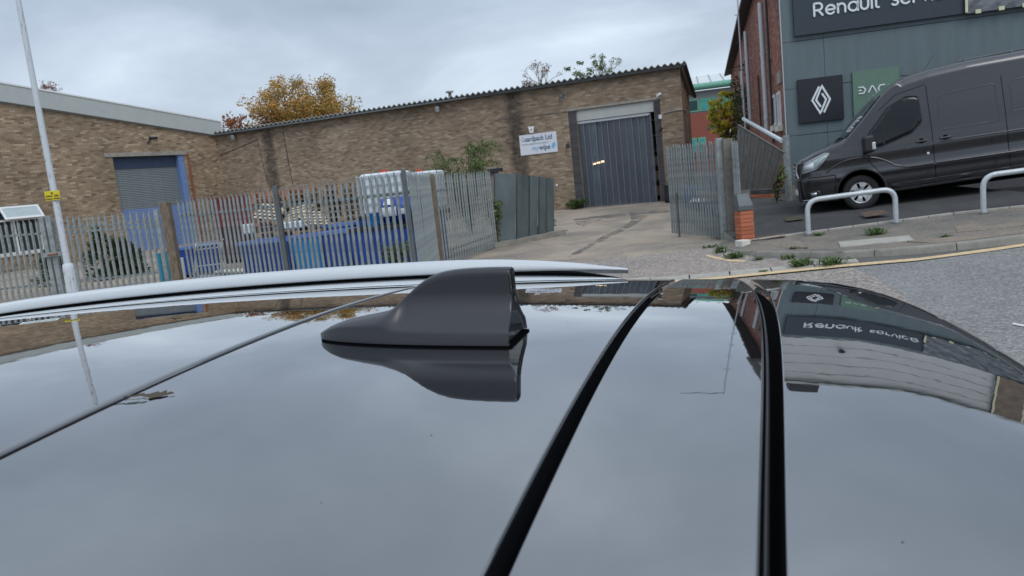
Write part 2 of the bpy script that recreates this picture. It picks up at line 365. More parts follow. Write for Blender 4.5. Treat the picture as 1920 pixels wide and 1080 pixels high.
BW, BH, BJ = .225, .075, .010
def brickwork(wall, wobj, u0, u1, z0, ztop, holes, mt, keep=lambda u, z: True, v0=0.0, joined=True, n_near=300, bw=BW, bh=BH):
    """running bond of real bricks standing 8 mm proud of the mortar; the nearest ones are objects, the rest one joined part"""
    B = []
    k = 0; z = z0
    while z < 20:
        off = 0 if k % 2 else bw / 2; u = u0 - off; any_ = False
        while u < u1:
            a, b = max(u, u0), min(u + bw - BJ, u1); zz = min(z + bh - BJ, min(ztop(a), ztop(b)))
            if b - a > .03 and zz - z > .02:
                any_ = True
                segs = [(a, b)]
                for (h0, h1, g0, g1) in holes:
                    ns = []
                    for (p, q) in segs:
                        if zz <= g0 or z >= g1 or q <= h0 or p >= h1: ns.append((p, q))
                        else:
                            if p < h0 - .02: ns.append((p, h0))
                            if q > h1 + .02: ns.append((h1, q))
                    segs = ns
                for (p, q) in segs: B.append((p, q, z, zz))
            u += bw
        k += 1; z += bh
        if not any_: break
    full = [i for i, b in enumerate(B) if abs(b[1] - b[0] - (bw - BJ)) < .002 and abs(b[3] - b[2] - (bh - BJ)) < .002 and keep(b[0], b[2])]
    full.sort(key=lambda i: (wall.at(B[i][0], 0, B[i][2]) - CAM).length); near = set(full[:n_near])
    mb = MB(); mb.box(0, bw - BJ, -.009, .02, 0, bh - BJ); me = mb.mesh('brick', mt + '_o')
    for i in sorted(near): part('brick', me, wobj, (B[i][0], v0 + random.uniform(-.002, .001), B[i][2]))
    if joined:
        vs, fs, tn = [], [], []
        for i, (p, q, z, zz) in enumerate(B):
            if i in near: continue
            n = len(vs); y = v0 - .009 + random.uniform(-.002, .002)
            vs += [(p, y, z), (q, y, z), (q, y, zz), (p, y, zz), (p, v0 + .001, z), (q, v0 + .001, z), (q, v0 + .001, zz), (p, v0 + .001, zz)]
            fs += [(n, n + 1, n + 2, n + 3), (n + 3, n + 2, n + 6, n + 7), (n, n + 3, n + 7, n + 4), (n + 1, n + 5, n + 6, n + 2), (n, n + 4, n + 5, n + 1)]
            tn += [random.random()] * 5
        m2 = MB(); m2.v, m2.f, m2.t, m2.sm = vs, fs, tn, [False] * len(fs)
        m2.build('brickwork', mt, wobj, fix=False, kind='stuff')

def leaves(mb, centres, n, size, spread, flat=.6):
    for (c, r) in centres:
        c = Vector(c); base = random.random() * .35
        for _ in range(n):
            d = Vector((random.gauss(0, 1), random.gauss(0, 1), random.gauss(0, flat))); d = d.normalized() * r * random.random() ** .45
            p = c + d; s = size * random.uniform(.6, 1.3)
            a = Vector((random.gauss(0, 1), random.gauss(0, 1), random.gauss(0, .7))).normalized(); b = a.cross(Vector((random.gauss(0, 1), random.gauss(0, 1), random.gauss(0, 1)))).normalized()
            mb.add([p - a * s, p + b * s * .45, p + a * s, p - b * s * .45], [(0, 1, 2, 3)], min(1, max(0, base + random.random() * .65)))

def sheet(name, pts, mt, off, sub=4, **tg):
    """a flat surface laid over the ground's height function; pts are (x, y) on the ground"""
    bm = bmesh.new(); vs = [bm.verts.new((p[0], p[1], 0)) for p in pts]; f = bm.faces.new(vs)
    bmesh.ops.triangulate(bm, faces=bm.faces)
    for _ in range(sub):
        long_e = [e for e in bm.edges if e.calc_length() > .7]
        if not long_e: break
        bmesh.ops.subdivide_edges(bm, edges=long_e, cuts=1, use_grid_fill=False); bmesh.ops.triangulate(bm, faces=[f for f in bm.faces if len(f.verts) > 3])
    for v in bm.verts: v.co.z = gz(v.co.x, v.co.y) + off
    bmesh.ops.recalc_face_normals(bm, faces=bm.faces)
    if sum(f.normal.z for f in bm.faces) < 0: bmesh.ops.reverse_faces(bm, faces=bm.faces)
    me = bpy.data.meshes.new(name); bm.to_mesh(me); bm.free(); me.materials.append(M[mt])
    for p in me.polygons: p.use_smooth = True
    o = bpy.data.objects.new(name, me); COL.objects.link(o); tag(o, **tg); return o
def gpx(lst): return [tuple(ong(*p))[:2] for p in lst]

# ================================================================== THE SETTING
# ground: one big sheet following the height function
xs = sorted(set([-400, -200, -100, -60] + [i * 1.0 for i in range(-40, 41)] + [60, 100, 200, 400])); ys = sorted(set([-400, -200, -100, -60, -30] + [i * 1.0 for i in range(-20, 61)] + [80, 120, 200, 400]))
g = MB(); g.grid([[(x, y, gz(x, min(y, 60)) - .03 if x < 12 else gz(12, min(y, 60)) - .03) for x in xs] for y in ys]); g.build('ground', 'plain_ground', kind='structure')
# road running past the car
road_edge = gpx([(1370, 524), (1577, 503), (1725, 490), (1856, 472), (1920, 463)])
sheet('road', [(-60, -30), (30, -30), (30, road_edge[-1][1] - 8), (12, road_edge[-1][1] - 1.0)] + road_edge[::-1] + [(2.2, 11.45), (-60, 12.0)], 'asphalt', .0, 6, kind='structure')
chip = gpx([(1299, 468), (1210, 479), (1078, 493), (960, 505)])
ya = gpx([(1350, 452), (1299, 468), (1210, 479), (1078, 493)])
sheet('yard_surface', [(-30, 13.4), (-6, 12.6)] + [tuple(p) for p in ya[::-1]] + [(4.9, 16.3), (8.5, 20), (10.5, 31), (9, 45), (-30, 45)], 'yard', .0, 6, kind='structure')
ch = gpx([(1604, 487), (1518, 496), (1370, 509), (1240, 520)])
sheet('entrance_apron', [tuple(p) for p in ya[::-1]][0:4] + gpx([(1362, 470), (1420, 484), (1604, 487)]) + ch[1:] + [(-1.5, 11.3), (-6, 11.5), (-6, 12.6)], 'chippings', .004, 5, kind='structure')
sheet('road_patch', gpx([(1240, 530), (1370, 524), (1595, 502), (1640, 520), (1700, 560), (1740, 640), (1500, 640), (1200, 620)]), 'chippings', .005, 5, kind='structure')
# channel blocks flush with the road
a_ = gpx([(1150, 524), (1240, 520), (1370, 509), (1518, 496), (1606, 486)]); b_ = gpx([(1150, 531), (1240, 528), (1370, 518), (1530, 501), (1612, 492)])
chan = empty('channel_kerb', (a_[2][0], a_[2][1], 0), label='flush pale concrete channel blocks between the apron and the road', cat='kerb')
chan['kind'] = 'structure'; del chan['category']
def along(line, t):
    L = [0]
    for i in range(len(line) - 1): L.append(L[-1] + math.dist(line[i], line[i + 1]))
    d = t * L[-1]
    for i in range(len(line) - 1):
        if d <= L[i + 1] + 1e-6:
            k = (d - L[i]) / (L[i + 1] - L[i]); return tuple(line[i][j] * (1 - k) + line[i + 1][j] * k for j in range(len(line[i])))
    return line[-1]
for k in range(6):
    q = [along(a_, k / 6 + .003), along(a_, (k + 1) / 6 - .003), along(b_, (k + 1) / 6 - .003), along(b_, k / 6 + .003)]
    mb = MB(); mb.add([(p[0] - a_[2][0], p[1] - a_[2][1], gz(*p) + .012) for p in q] + [(p[0] - a_[2][0], p[1] - a_[2][1], gz(*p) - .05) for p in q], [(0, 1, 2, 3), (0, 4, 5, 1), (1, 5, 6, 2), (2, 6, 7, 3), (3, 7, 4, 0)])
    mb.build('kerb_stone', 'conc_pale', chan)
def strip(name, top, bot, mt, off, **tg):
    sheet(name, [tuple(p) for p in gpx(top)] + [tuple(p) for p in gpx(bot)][::-1], mt, off, 4, **tg)
strip('yellow_line', [(1250, 527), (1370, 517.5), (1577, 497), (1725, 484.5), (1856, 467), (1930, 456)], [(1250, 532), (1370, 522), (1577, 501.5), (1725, 489), (1856, 472), (1930, 461)], 'line_yellow', .009, kind='structure')
strip('yellow_mark', [(1326, 478), (1340, 482), (1372, 488), (1398, 489)], [(1324, 481), (1340, 486), (1370, 491.5), (1398, 492)], 'line_yellow', .010, kind='structure')
strip('white_mark', [(1900, 607), (1925, 611)], [(1898, 610), (1925, 615)], 'line_white', .009, kind='structure')
# tarmac repairs in the yard
for nm, poly in (('tarmac_patch', [(1075, 411), (1120, 404), (1176, 400), (1172, 404), (1130, 411), (1095, 424), (1082, 421)]),
                 ('tarmac_patch', [(1180, 399), (1216, 398), (1212, 408), (1195, 418), (1172, 432), (1140, 446), (1110, 462), (1085, 476), (1066, 484), (1072, 476), (1098, 462), (1128, 444), (1160, 430), (1184, 414)]),
                 ('tarmac_patch', [(1216, 394), (1250, 391), (1254, 397), (1216, 401)]),
                 ('tarmac_patch', [(1040, 438), (1062, 430), (1066, 434), (1042, 446)])):
    sheet(nm, gpx(poly), 'yard_grey', .006, 3, kind='structure')

# ---- raised pavement, kerb and forecourt on the right
KT = [(1351, 450, .11), (1350, 457, .11), (1357, 464, .11), (1375, 468, .115), (1411, 471.5, .12), (1500, 472, .14), (1577, 472, .17), (1660, 468, .19), (1740, 462, .215), (1856, 450, .25), (1930, 441, .275), (2060, 425, .32)]
kt = [onz(*p) for p in KT]
FE = [(1385, 456, .17), (1397, 454.5, .19), (1515, 438, .24), (1615, 425, .29), (1684, 416, .325), (1800, 401, .37), (1930, 388, .42), (2060, 374, .46)]
fe = [onz(*p) for p in FE]
pv = [tuple(p) for p in kt] + [tuple(p) for p in fe[::-1]]
mb = MB()
# quads between the two resampled edges
A_ = [along([tuple(p) for p in kt], i / 30) for i in range(31)]; B_ = [along([tuple(onz(1351, 448, .13))] + [tuple(p) for p in fe], i / 30) for i in range(31)]
mb.grid([[tuple(Vector(a).lerp(Vector(b), k / 4)) for k in range(5)] for a, b in zip(A_, B_)]); mb.build('pavement', 'pavement', kind='structure')
kerb = empty('kerb', tuple(kt[4])); kerb['kind'] = 'structure'
cuts = [0, .018, .036, .06, .10, .22, .345, .49, .63, .77, .9, 1.0]
ktl = [tuple(p) for p in kt]
for i in range(len(cuts) - 1):
    n = 5; o_, i_ = [], []
    for k in range(n + 1):
        t = cuts[i] + (cuts[i + 1] - cuts[i]) * (k / n) + (.0008 if k == 0 else (-.0008 if k == n else 0))
        p = Vector(along(ktl, t)); p2 = Vector(along(ktl, min(1, t + .01))); p1 = Vector(along(ktl, max(0, t - .01))); d = (p2 - p1); d.z = 0; d.normalize(); nrm = Vector((d.y, -d.x, 0))
        if nrm.dot(Vector((p.x, p.y - 40, 0)) ) < 0: pass
        if (nrm.y > 0 and t > .06): nrm = -nrm
        o_.append(p); i_.append((p, nrm))
    rows = []
    for p, nrm in i_:
        b = kt[4]; out = nrm if nrm.dot(Vector((-1, -2, 0))) > 0 else -nrm
        gzv = gz(p.x, p.y) - .03
        rows.append([Vector((p.x, p.y, gzv)) + out * .03 - b, Vector((p.x, p.y, p.z - .02)) + out * .012 - b, Vector((p.x, p.y, p.z + .002)) - b, Vector((p.x, p.y, p.z + .006)) - out * .13 - b, Vector((p.x, p.y, p.z - .05)) - out * .13 - b])
    m2 = MB(); m2.grid(rows, smooth=False); m2.add([rows[0][k] for k in range(5)], [(0, 1, 2, 3, 4)]); m2.add([rows[-1][k] for k in range(5)], [(4, 3, 2, 1, 0)])
    m2.build('kerb_stone', 'concrete', kerb)
# forecourt surface
def fz(x, y): return .2 + .051 * (x - 4.37) + .043 * (y - 14.1 + .28 * (x - 4.37))
fl = [tuple(p) for p in fe] ; rows = []
for i in range(25):
    a = Vector(along(fl, i / 24)); row = []
    for k in range(9):
        y = a.y + (21.2 - .27 * (a.x - 7.4) - a.y) * k / 8 + (0 if k else .10); x = a.x + k * (.10 if i < 3 else 0)
        row.append((x, y, max(fz(x, y), 0) * min(1, k / 1.0) + (a.z + .012) * (1 - min(1, k)) if k < 1 else fz(x, y)))
    rows.append(row)
mb = MB(); mb.grid(rows); fo = mb.build('forecourt', 'forecourt', kind='structure')
mb = MB(); le = rows[0]; mb.grid([[(p[0], p[1], p[2]) for p in le], [(p[0], p[1], -.1) for p in le]], smooth=False); mb.build('forecourt_edge', 'concrete', kind='structure')
# pale edging along the forecourt
ed = empty('edging_kerb', tuple(fe[3])); ed['kind'] = 'structure'
for i in range(14):
    q0 = Vector(along(fl, max(0.012, i / 14 + .001))); q1 = Vector(along(fl, (i + 1) / 14 - .001)); m2 = MB(); b = fe[3]
    d = (q1 - q0).normalized(); n_ = Vector((-d.y, d.x, 0)) * .10; up = Vector((0, 0, .035)); dn = Vector((0, 0, -.1))
    m2.add([q0 + dn - b, q1 + dn - b, q1 + n_ + dn - b, q0 + n_ + dn - b, q0 + up - b, q1 + up - b, q1 + n_ + up - b, q0 + n_ + up - b], [(0, 1, 5, 4), (4, 5, 6, 7), (1, 2, 6, 5), (2, 3, 7, 6), (3, 0, 4, 7)])
    bevel_mod(m2.build('edging_stone', 'conc_pale', ed), .008)
def lay(name, px, mt, up=.014):
    """a slab or patch laid on the sloping pavement"""
    vs = []
    for (x, y) in px:
        z = .2
        for _ in range(4):
            p = onz(x, y, z); t = min(1, max(0, (y - 380) / 95)); best = min(A_, key=lambda a: abs(a[0] - p.x)); bb = min(B_, key=lambda a: abs(a[0] - p.x))
            k = min(1.2, max(-.2, (p.y - best[1]) / max(.3, bb[1] - best[1]))); z = best[2] * (1 - k) + bb[2] * k + up
        vs.append(onz(x, y, z))
    m = MB(); n = len(vs); m.add(vs + [v - Vector((0, 0, .03)) for v in vs], [tuple(range(n))] + [(i, (i + 1) % n, (i + 1) % n + n, i + n) for i in range(n)]); o = m.build(name, mt, kind='structure'); return o
lay('paving_slab', [(1572, 453), (1704, 441), (1714, 450), (1576, 463)], 'conc_pale', .012)
lay('pavement_patch', [(1790, 424), (1935, 404), (1935, 419), (1880, 428), (1795, 435)], 'pavement_tan')
lay('pavement_patch', [(1425, 455), (1500, 452), (1514, 463), (1420, 467)], 'pavement_tan')
lay('pavement_patch', [(1700, 452), (1860, 436), (1935, 427), (1935, 434), (1760, 456)], 'pavement_tan', .013)

for nm, px, mt in (('drain_cover', [(1408, 444), (1470, 437), (1473, 443), (1410, 451)], 'stain_brown'), ('stained_patch', [(1612, 398), (1655, 393), (1668, 400), (1622, 407)], 'stain_brown'), ('moss_patch', [(1470, 408), (1500, 404), (1508, 410), (1474, 415)], 'moss')):
    vs = []
    for (x, y) in px:
        z = .3
        for _ in range(6): p = onz(x, y, z); z = fz(p.x, p.y) + .008
        vs.append(p)
    m = MB(); m.add(vs, [(0, 1, 2, 3)]); m.build(nm, mt, kind='structure')

# ================================================================== WAREHOUSE (right-hand long wall with the curtained door)
W = Wall(ong(1097, 390), (.935, -.355)); UL = W.uz(405, 248)[0]; UR = W.uz(1274, 122)[0] ; HT = 5.36
wh = W.root('warehouse', label='long tan brick warehouse with wavy grey roof edge and a plastic strip curtain doorway', cat='warehouse')
g0 = 0.25
DL, DR, DT = -.02, 3.12, 4.24; DB = .2
hole = (DL - .35, DR + .3, -1, DT)
mb = MB(); mb.box(UL, DL, 0, .3, -.2, HT); mb.box(DR, UR, 0, .3, -.2, HT); mb.box(DL, DR, 0, .3, DT, HT); wl = mb.build('wall', 'mortar', wh)
brickwork(W, wl, UL, UR, .02, lambda u: HT - .02, [(DL - .34, DR + .26, -1, DT + .02)], 'brick_w', keep=lambda u, z: z > 1.9 and u > -12)
mb = MB(); mb.prism([(.31, -.2), (2.3, -.2), (2.3, HT - .95), (.31, HT - .12)], UR - .3, UR, axis='x'); sw = mb.build('side_wall', 'mortar', wh)
SW = Wall(W.at(UR, 0, 0), (-W.n.x, -W.n.y)) # its right-hand return, seen edge-on
def side_bricks():
    m = MB()
    for k in range(int(5.2 / BH)):
        y = .31 - (BW / 2 if k % 2 else 0)
        while y < min(2.1, .3 + (HT - .2 - (k + 1) * BH) * 2.3):
            if y > .2: m.box(UR - .001, UR + .008, y, y + BW - BJ, k * BH, k * BH + BH - BJ, random.random())
            y += BW
    o = m.build('brickwork', 'brick_w', sw, fix=False, kind='stuff')
side_bricks()
mb = MB(); mb.box(UL + 6, UR - .4, 2.1, 2.3, -.2, HT - 1.0); mb.build('back_wall', 'mortar', wh)
# blue brick quoins beside the doorway
m1 = MB(); m1.box(0, .325, -.014, .05, 0, BH - BJ); me = m1.mesh('brick', 'brick_blue')
m1 = MB(); m1.box(0, .215, -.014, .05, 0, BH - BJ); me2 = m1.mesh('brick', 'brick_blue')
q_l = MB().box(DL - .34, DL, -.002, .0, DB - .2, DT + .02).build('door_pier', 'mortar', wh); q_r = MB().box(DR, DR + .25, -.002, .0, DB - .2, DT + .02).build('door_pier', 'mortar', wh)
for k in range(54):
    part('brick', me, q_l, (DL - .335, random.uniform(-.002, .002), .18 + k * BH)); part('brick', me2, q_r, (DR + .015, random.uniform(-.002, .002), .18 + k * BH))
MB().box(DL - .4, DR + .35, -.03, .06, DT + .02, DT + .11).build('lintel', 'lintel', wh)
# interior seen through the curtain
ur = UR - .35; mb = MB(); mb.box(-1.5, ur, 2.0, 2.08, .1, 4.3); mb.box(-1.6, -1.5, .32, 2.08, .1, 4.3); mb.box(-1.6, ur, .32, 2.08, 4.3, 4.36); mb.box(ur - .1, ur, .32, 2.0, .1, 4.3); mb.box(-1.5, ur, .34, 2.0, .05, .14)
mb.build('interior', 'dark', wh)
# strip curtain
sm = bpy.data.materials.new('pvc_strip'); sm.use_nodes = True; t = sm.node_tree; b = t.nodes['Principled BSDF']; b.inputs['Roughness'].default_value = .22
g_ = t.nodes.new('ShaderNodeTexCoord'); oi = t.nodes.new('ShaderNodeObjectInfo'); nn = nd(t, 'ShaderNodeTexNoise', Scale=1.6, Detail=5.0, Roughness=.6); t.links.new(g_.outputs['Object'], nn.inputs['Vector'])
c = ramp(t, nn.outputs[0], [(.3, (.10, .135, .17)), (.7, (.17, .215, .26))]); c = mix_c(t, oi.outputs['Random'], c, (.11, .12, .15)); t.links.new(c, b.inputs['Base Color'])
tr = t.nodes.new('ShaderNodeBsdfTransparent'); tr.inputs[0].default_value = (.75, .8, .9, 1); mx = t.nodes.new('ShaderNodeMixShader'); mx.inputs[0].default_value = .36
t.links.new(b.outputs[0], mx.inputs[1]); t.links.new(tr.outputs[0], mx.inputs[2]); t.links.new(mx.outputs[0], t.nodes['Material Output'].inputs[0]); M['pvc'] = sm
cur = W.root('strip_curtain', label='clear grey plastic strip curtain hanging in the tall warehouse doorway', cat='strip curtain')
ns = 12; cw = (DR - .17 - DL) / ns
for k in range(ns):
    u = DL + k * cw; m = MB(); bow = .02 * random.random(); zb = .26 + (.0 if k != 2 else .0)
    rows = []
    for j in range(7):
        x = u - .015 + (cw + .03) * j / 6; y = .16 + (k % 2) * .02 - .018 * math.sin(math.pi * j / 6) + bow
        rows.append([(x + (.04 * (1 - z / 4) if k == 2 and j > 3 else 0) * -1, y + .02 * math.sin(z * 1.3 + k), z) for z in (zb, 1, 2, 3, 3.78)])
    m.grid(rows); o = m.build('strip', 'pvc', cur, fix=False)
    MB().box(u + cw - .035, u + cw - .015, .125, .13, zb, 3.75).build('overlap_seam', 'seam_blue', o)
mb = MB(); mb.box(DL, DR - .2, .10, .2, 3.72, 3.80); mb.build('hanging_rail', 'galv_pale', cur)
for k in range(28):
    pass
m = MB()
for k in range(30): m.box(DL + .05 + k * .095, DL + .11 + k * .095, .085, .10, 3.70, 3.735)
m.build('clamp', 'galv_pale', cur, kind='stuff')
MB().box(DL, DR - .02, .06, .12, 3.82, DT + .01).build('roller_box', 'fascia', wh)
lamp = W.root('ceiling_lamp', label='warm glowing strip lamp seen faintly through the plastic curtain', cat='lamp')
for k in range(3):
    MB().box(.35 + k * .19, .35 + k * .19 + .13, .48, .53, 2.02 + k * .03, 2.08 + k * .03).build('tube', 'lamp_glow', lamp)
MB().box(.30, .92, .54, .60, 2.00, 2.18).build('casing', 'dark', lamp)
shel = W.root('storage_rack', label='dark metal racking just inside the right of the doorway', cat='rack')
for k in range(6): MB().box(DR - .5, DR + .5, .7, 1.5, .5 + k * .6, .55 + k * .6).build('shelf', 'galv_dark', shel)
MB().box(DR - .5, DR - .44, .7, .76, .15, 4).build('upright', 'galv_dark', shel)
for k in range(3): MB().box(DR - .42, DR + .1, .85, 1.3, .56 + k * .6, .9 + k * .6).build('box', 'timber', shel)
# roof: corrugated sheets, gutter, fascia
def corrugated(u0, u1, pitch, amp, y0, y1, z0, z1, th=.02, n=4):
    m = MB(); nn = int((u1 - u0) / pitch * n * 2); top, bot, tb = [], [], []
    for i in range(nn + 1):
        u = u0 + (u1 - u0) * i / nn; w_ = amp * math.cos(2 * math.pi * (u - u0) / pitch)
        top.append([(u, y0, z0 + w_), (u, y1, z1 + w_)]); bot.append([(u, y0, z0 + w_ - th), (u, y0, z0 + w_)])
    m.grid(top); m.grid(bot, smooth=False); m.grid([[(a[0][0], a[0][1], a[0][2] - th), (a[0][0], a[1][1], a[1][2] - th)] for a in top]); return m
corr = corrugated(UL - .3, UR + .25, .25, .045, -.28, 2.4, HT + .13, HT - .93, .03); rf = corr.build('roof', 'sheet_grey', wh, fix=False)
MB().box(UL - .2, UR + .1, -.24, -.02, HT - .05, HT + .065).build('fascia_board', 'gutter', wh)
mb = MB(); mb.tube([(UL - .2, -.29, HT - .02), (-4.6, -.29, HT - .02)], .045, 8); mb.build('gutter', 'galv_dark', wh)
mb = MB(); mb.tube([(UR + .22, -.24, HT + .06), (UR + .22, 2.4, HT - 1.0)], .075, 8); mb.build('verge', 'gutter', wh)
# dark damp stains as thin dirt films
stain = bpy.data.materials.new('damp'); stain.use_nodes = True; t = stain.node_tree; b = t.nodes['Principled BSDF']; b.inputs['Base Color'].default_value = (.035, .035, .035, 1); b.inputs['Roughness'].default_value = .95
co = t.nodes.new('ShaderNodeTexCoord'); nn = nd(t, 'ShaderNodeTexNoise', Scale=3.0, Detail=6.0, Roughness=.7); t.links.new(co.outputs['Object'], nn.inputs['Vector'])
sp = t.nodes.new('ShaderNodeSeparateXYZ'); t.links.new(co.outputs['UV'], sp.inputs[0])
ex = math_n(t, 'MULTIPLY', math_n(t, 'SUBTRACT', 1.0, math_n(t, 'ABSOLUTE', math_n(t, 'SUBTRACT', math_n(t, 'MULTIPLY', sp.outputs[0], 2.0), 1.0))), 1.6, True)
fa = math_n(t, 'MULTIPLY', math_n(t, 'MULTIPLY', ex, ramp(t, nn.outputs[0], [(.3, .15), (.62, 1.0)])), .6)
tr = t.nodes.new('ShaderNodeBsdfTransparent'); mx = t.nodes.new('ShaderNodeMixShader'); t.links.new(fa, mx.inputs[0]); t.links.new(tr.outputs[0], mx.inputs[1]); t.links.new(b.outputs[0], mx.inputs[2]); t.links.new(mx.outputs[0], t.nodes['Material Output'].inputs[0]); M['damp'] = stain
def film(u0, u1, z0, z1, parent, du=0):
    me = bpy.data.meshes.new('damp_stain'); me.from_pydata([(u0, -.0165, z0), (u1, -.0165, z0), (u1 - du, -.0165, z1), (u0 - du, -.0165, z1)], [], [(0, 1, 2, 3)])
    uvl = me.uv_layers.new(); 
    for i, c in enumerate(((0, 0), (1, 0), (1, 1), (0, 1))): uvl.data[i].uv = c
    me.materials.append(stain); o = bpy.data.objects.new('damp_stain', me); link(o, parent)
uu = W.uz(968, 240)[0]; film(uu - .45, uu + .5, .5, HT - .05, wh, .05)
for x, wd in ((512, .8),):
    uu = W.uz(x, 330)[0]; film(uu - wd / 2, uu + wd / 2, 1.0, HT - .1, wh)
# small fixtures on the wall
def bulkhead(px, py, label, mt='galv', drop=.22):
    u, z = W.uz(px, py, -.15); r = empty('floodlight', W.at(u, 0, z), W.ang, label=label, cat='floodlight', group='wall lamps under the warehouse eaves')
    MB().tube([(0, 0, .1), (0, -.12, .12), (0, -.2, .05)], .02, 6).build('bracket', 'galv_dark', r)
    bevel_mod(MB().box(-.09, .09, -.27, -.12, -drop * .6, .07).build('lamp_housing', mt, r), .03)
    MB().box(-.075, .075, -.24, -.14, -drop * .6 - .02, -drop * .6).build('lens', 'glass_pale', r)
bulkhead(438, 256, 'small grey wall lamp under the roof edge nearest the shuttered building')
bulkhead(821, 203, 'small grey wall lamp under the roof edge by the roof vent')
bulkhead(1053, 180, 'small dark wall lamp under the roof edge left of the tall doorway', 'galv_dark')
u, z = W.uz(1065, 272, -.1); r = empty('outdoor_lamp', W.at(u, 0, z), W.ang, label='small black outdoor lamp between the white sign and the doorway', cat='lamp')
MB().tube([(0, 0, .12), (0, -.08, .12), (0, -.14, .02)], .015, 6).build('bracket', 'dark', r); MB().tube([(0, -.14, .06), (0, -.15, -.12)], [.05, .09], 10).build('lamp_housing', 'dark', r)
u, z = W.uz(996, 243, -.08); r = empty('alarm_box', W.at(u, 0, z), W.ang, label='white tapered alarm box above the white wall sign', cat='alarm')
bevel_mod(MB().prism([(-.13, .13), (.13, .13), (.075, -.14), (-.075, -.14)], -.09, -.01).build('casing', 'upvc', r), .01); MB().tube([(0, -.09, -.01), (0, -.10, -.01)], .03, 8).build('beacon', 'dark', r)
u, z = W.uz(1236, 176, -.2); r = empty('security_camera', W.at(u, 0, z), W.ang, label='white security camera above the right side of the doorway', cat='camera')
MB().tube([(.0, 0, -.05), (0, -.1, -.03)], .025, 6).build('bracket', 'upvc', r); MB().tube([(.02, -.05, .0), (-.06, -.3, -.06)], .06, 10).build('camera_body', 'upvc', r)
u, z = W.uz(1238, 219, -.05); r = empty('junction_box', W.at(u, 0, z), W.ang, label='small cream box on the brickwork below the security camera', cat='junction box')
bevel_mod(MB().box(-.06, .06, -.07, -.011, -.08, .08).build('casing', 'plastic_white', r), .01); MB().tube([(0, -.02, .08), (0, -.02, .86)], .01, 6).build('cable', 'dark', r)
u, z = W.uz(1239, 242, -.05); r = empty('wall_sensor', W.at(u, 0, z), W.ang, label='small black round sensor right of the doorway', cat='sensor'); MB().tube([(0, -.011, 0), (0, -.08, 0)], [.07, .05], 10).build('casing', 'dark', r)
u, z = W.uz(1044, 347, -.03); r = empty('push_button', W.at(u, 0, z), W.ang, label='tiny white box low on the brickwork left of the doorway', cat='switch'); MB().box(-.04, .04, -.05, -.011, -.04, .04).build('casing', 'upvc', r)
r = W.root('wall_cable', label='thin dark cable running down the warehouse wall at its left end', cat='cable')
pts = [W.uz(*p) for p in ((414, 291), (483, 262), (503, 345))]; MB().tube([(a, -.025, b) for a, b in pts], .012, 5).build('cable', 'gutter', r)
pts = [W.uz(*p) for p in ((531, 246), (549, 345))]; r = W.root('wall_conduit', label='thin dark conduit straight down the warehouse wall above the red skip', cat='pipe'); MB().tube([(a, -.025, b) for a, b in pts], .014, 5).build('pipe', 'gutter', r)
pts = [W.uz(*p) for p in ((925, 226), (1085, 207))]; r = W.root('cable', label='thin grey cable crossing the warehouse wall above the alarm box', cat='cable'); MB().tube([(a, -.025, b) for a, b in pts], .008, 5).build('cable', 'galv_dark', r)
u, z = W.uz(1244, 205); r = W.root('rain_pipe', label='thin grey pipe running to the right-hand corner of the warehouse', cat='pipe')
MB().tube(fillet([(u, -.04, 3.7), (UR - .25, -.04, 3.75), (UR + .03, -.04, 3.75), (UR + .05, .5, 3.7), (UR + .05, .9, 1.6), (UR + .05, 2.0, 1.45)], .1, 3), .02, 6).build('pipe', 'galv', r)
# flue on the roof
u, z = W.uz(832, 190); r = empty('roof_flue', W.at(u + .1, .5, HT - .22), W.ang, label='short metal flue with a flat cap on the warehouse roof', cat='flue')
MB().tube([(0, 0, 0), (0, 0, .66)], .07, 10).build('pipe', 'timber_old', r); MB().tube([(0, 0, .62), (0, 0, .68)], .17, 12).build('cap', 'galv', r)
# company sign
u0s, z1s = W.uz(973, 254.5, -.05); u1s, z0s = W.uz(1046, 284, -.05)
r = empty('wall_sign', W.at(u0s, -.03, z0s), W.ang, label='white rectangular company sign with blue and grey lettering on the brick wall', cat='sign')
sw_, sh_ = u1s - u0s, z1s - z0s - .0
MB().box(0, sw_, -.02, .018, 0, sh_).build('board', 'sign_board', r)
text('uardpack Ltd', .29, r, 'ink_navy', .22, sh_ * .66, -.0245, sx=.79, bold=.005); text('G', .29, r, 'ink_grey', .06, sh_ * .66, -.0245, sx=.74, bold=-.002)
text('Innovative hygiene & wipe solutions', .092, r, 'ink_grey', .08, sh_ * .49, -.0245, depth=.003, sx=.88)
text('my', .30, r, 'ink_sky', .50, sh_ * .18, -.0245, sx=.85, shear=.1); text('wipe', .30, r, 'ink_navy', .83, sh_ * .18, -.0245, sx=.83, bold=.005, shear=.1)
mb = MB(); mb.prism([(1.36, .20), (1.44, .14), (1.56, .28), (1.53, .38), (1.46, .40), (1.37, .28)], -.026, -.021); mb.build('emblem', 'ink_sky', r)

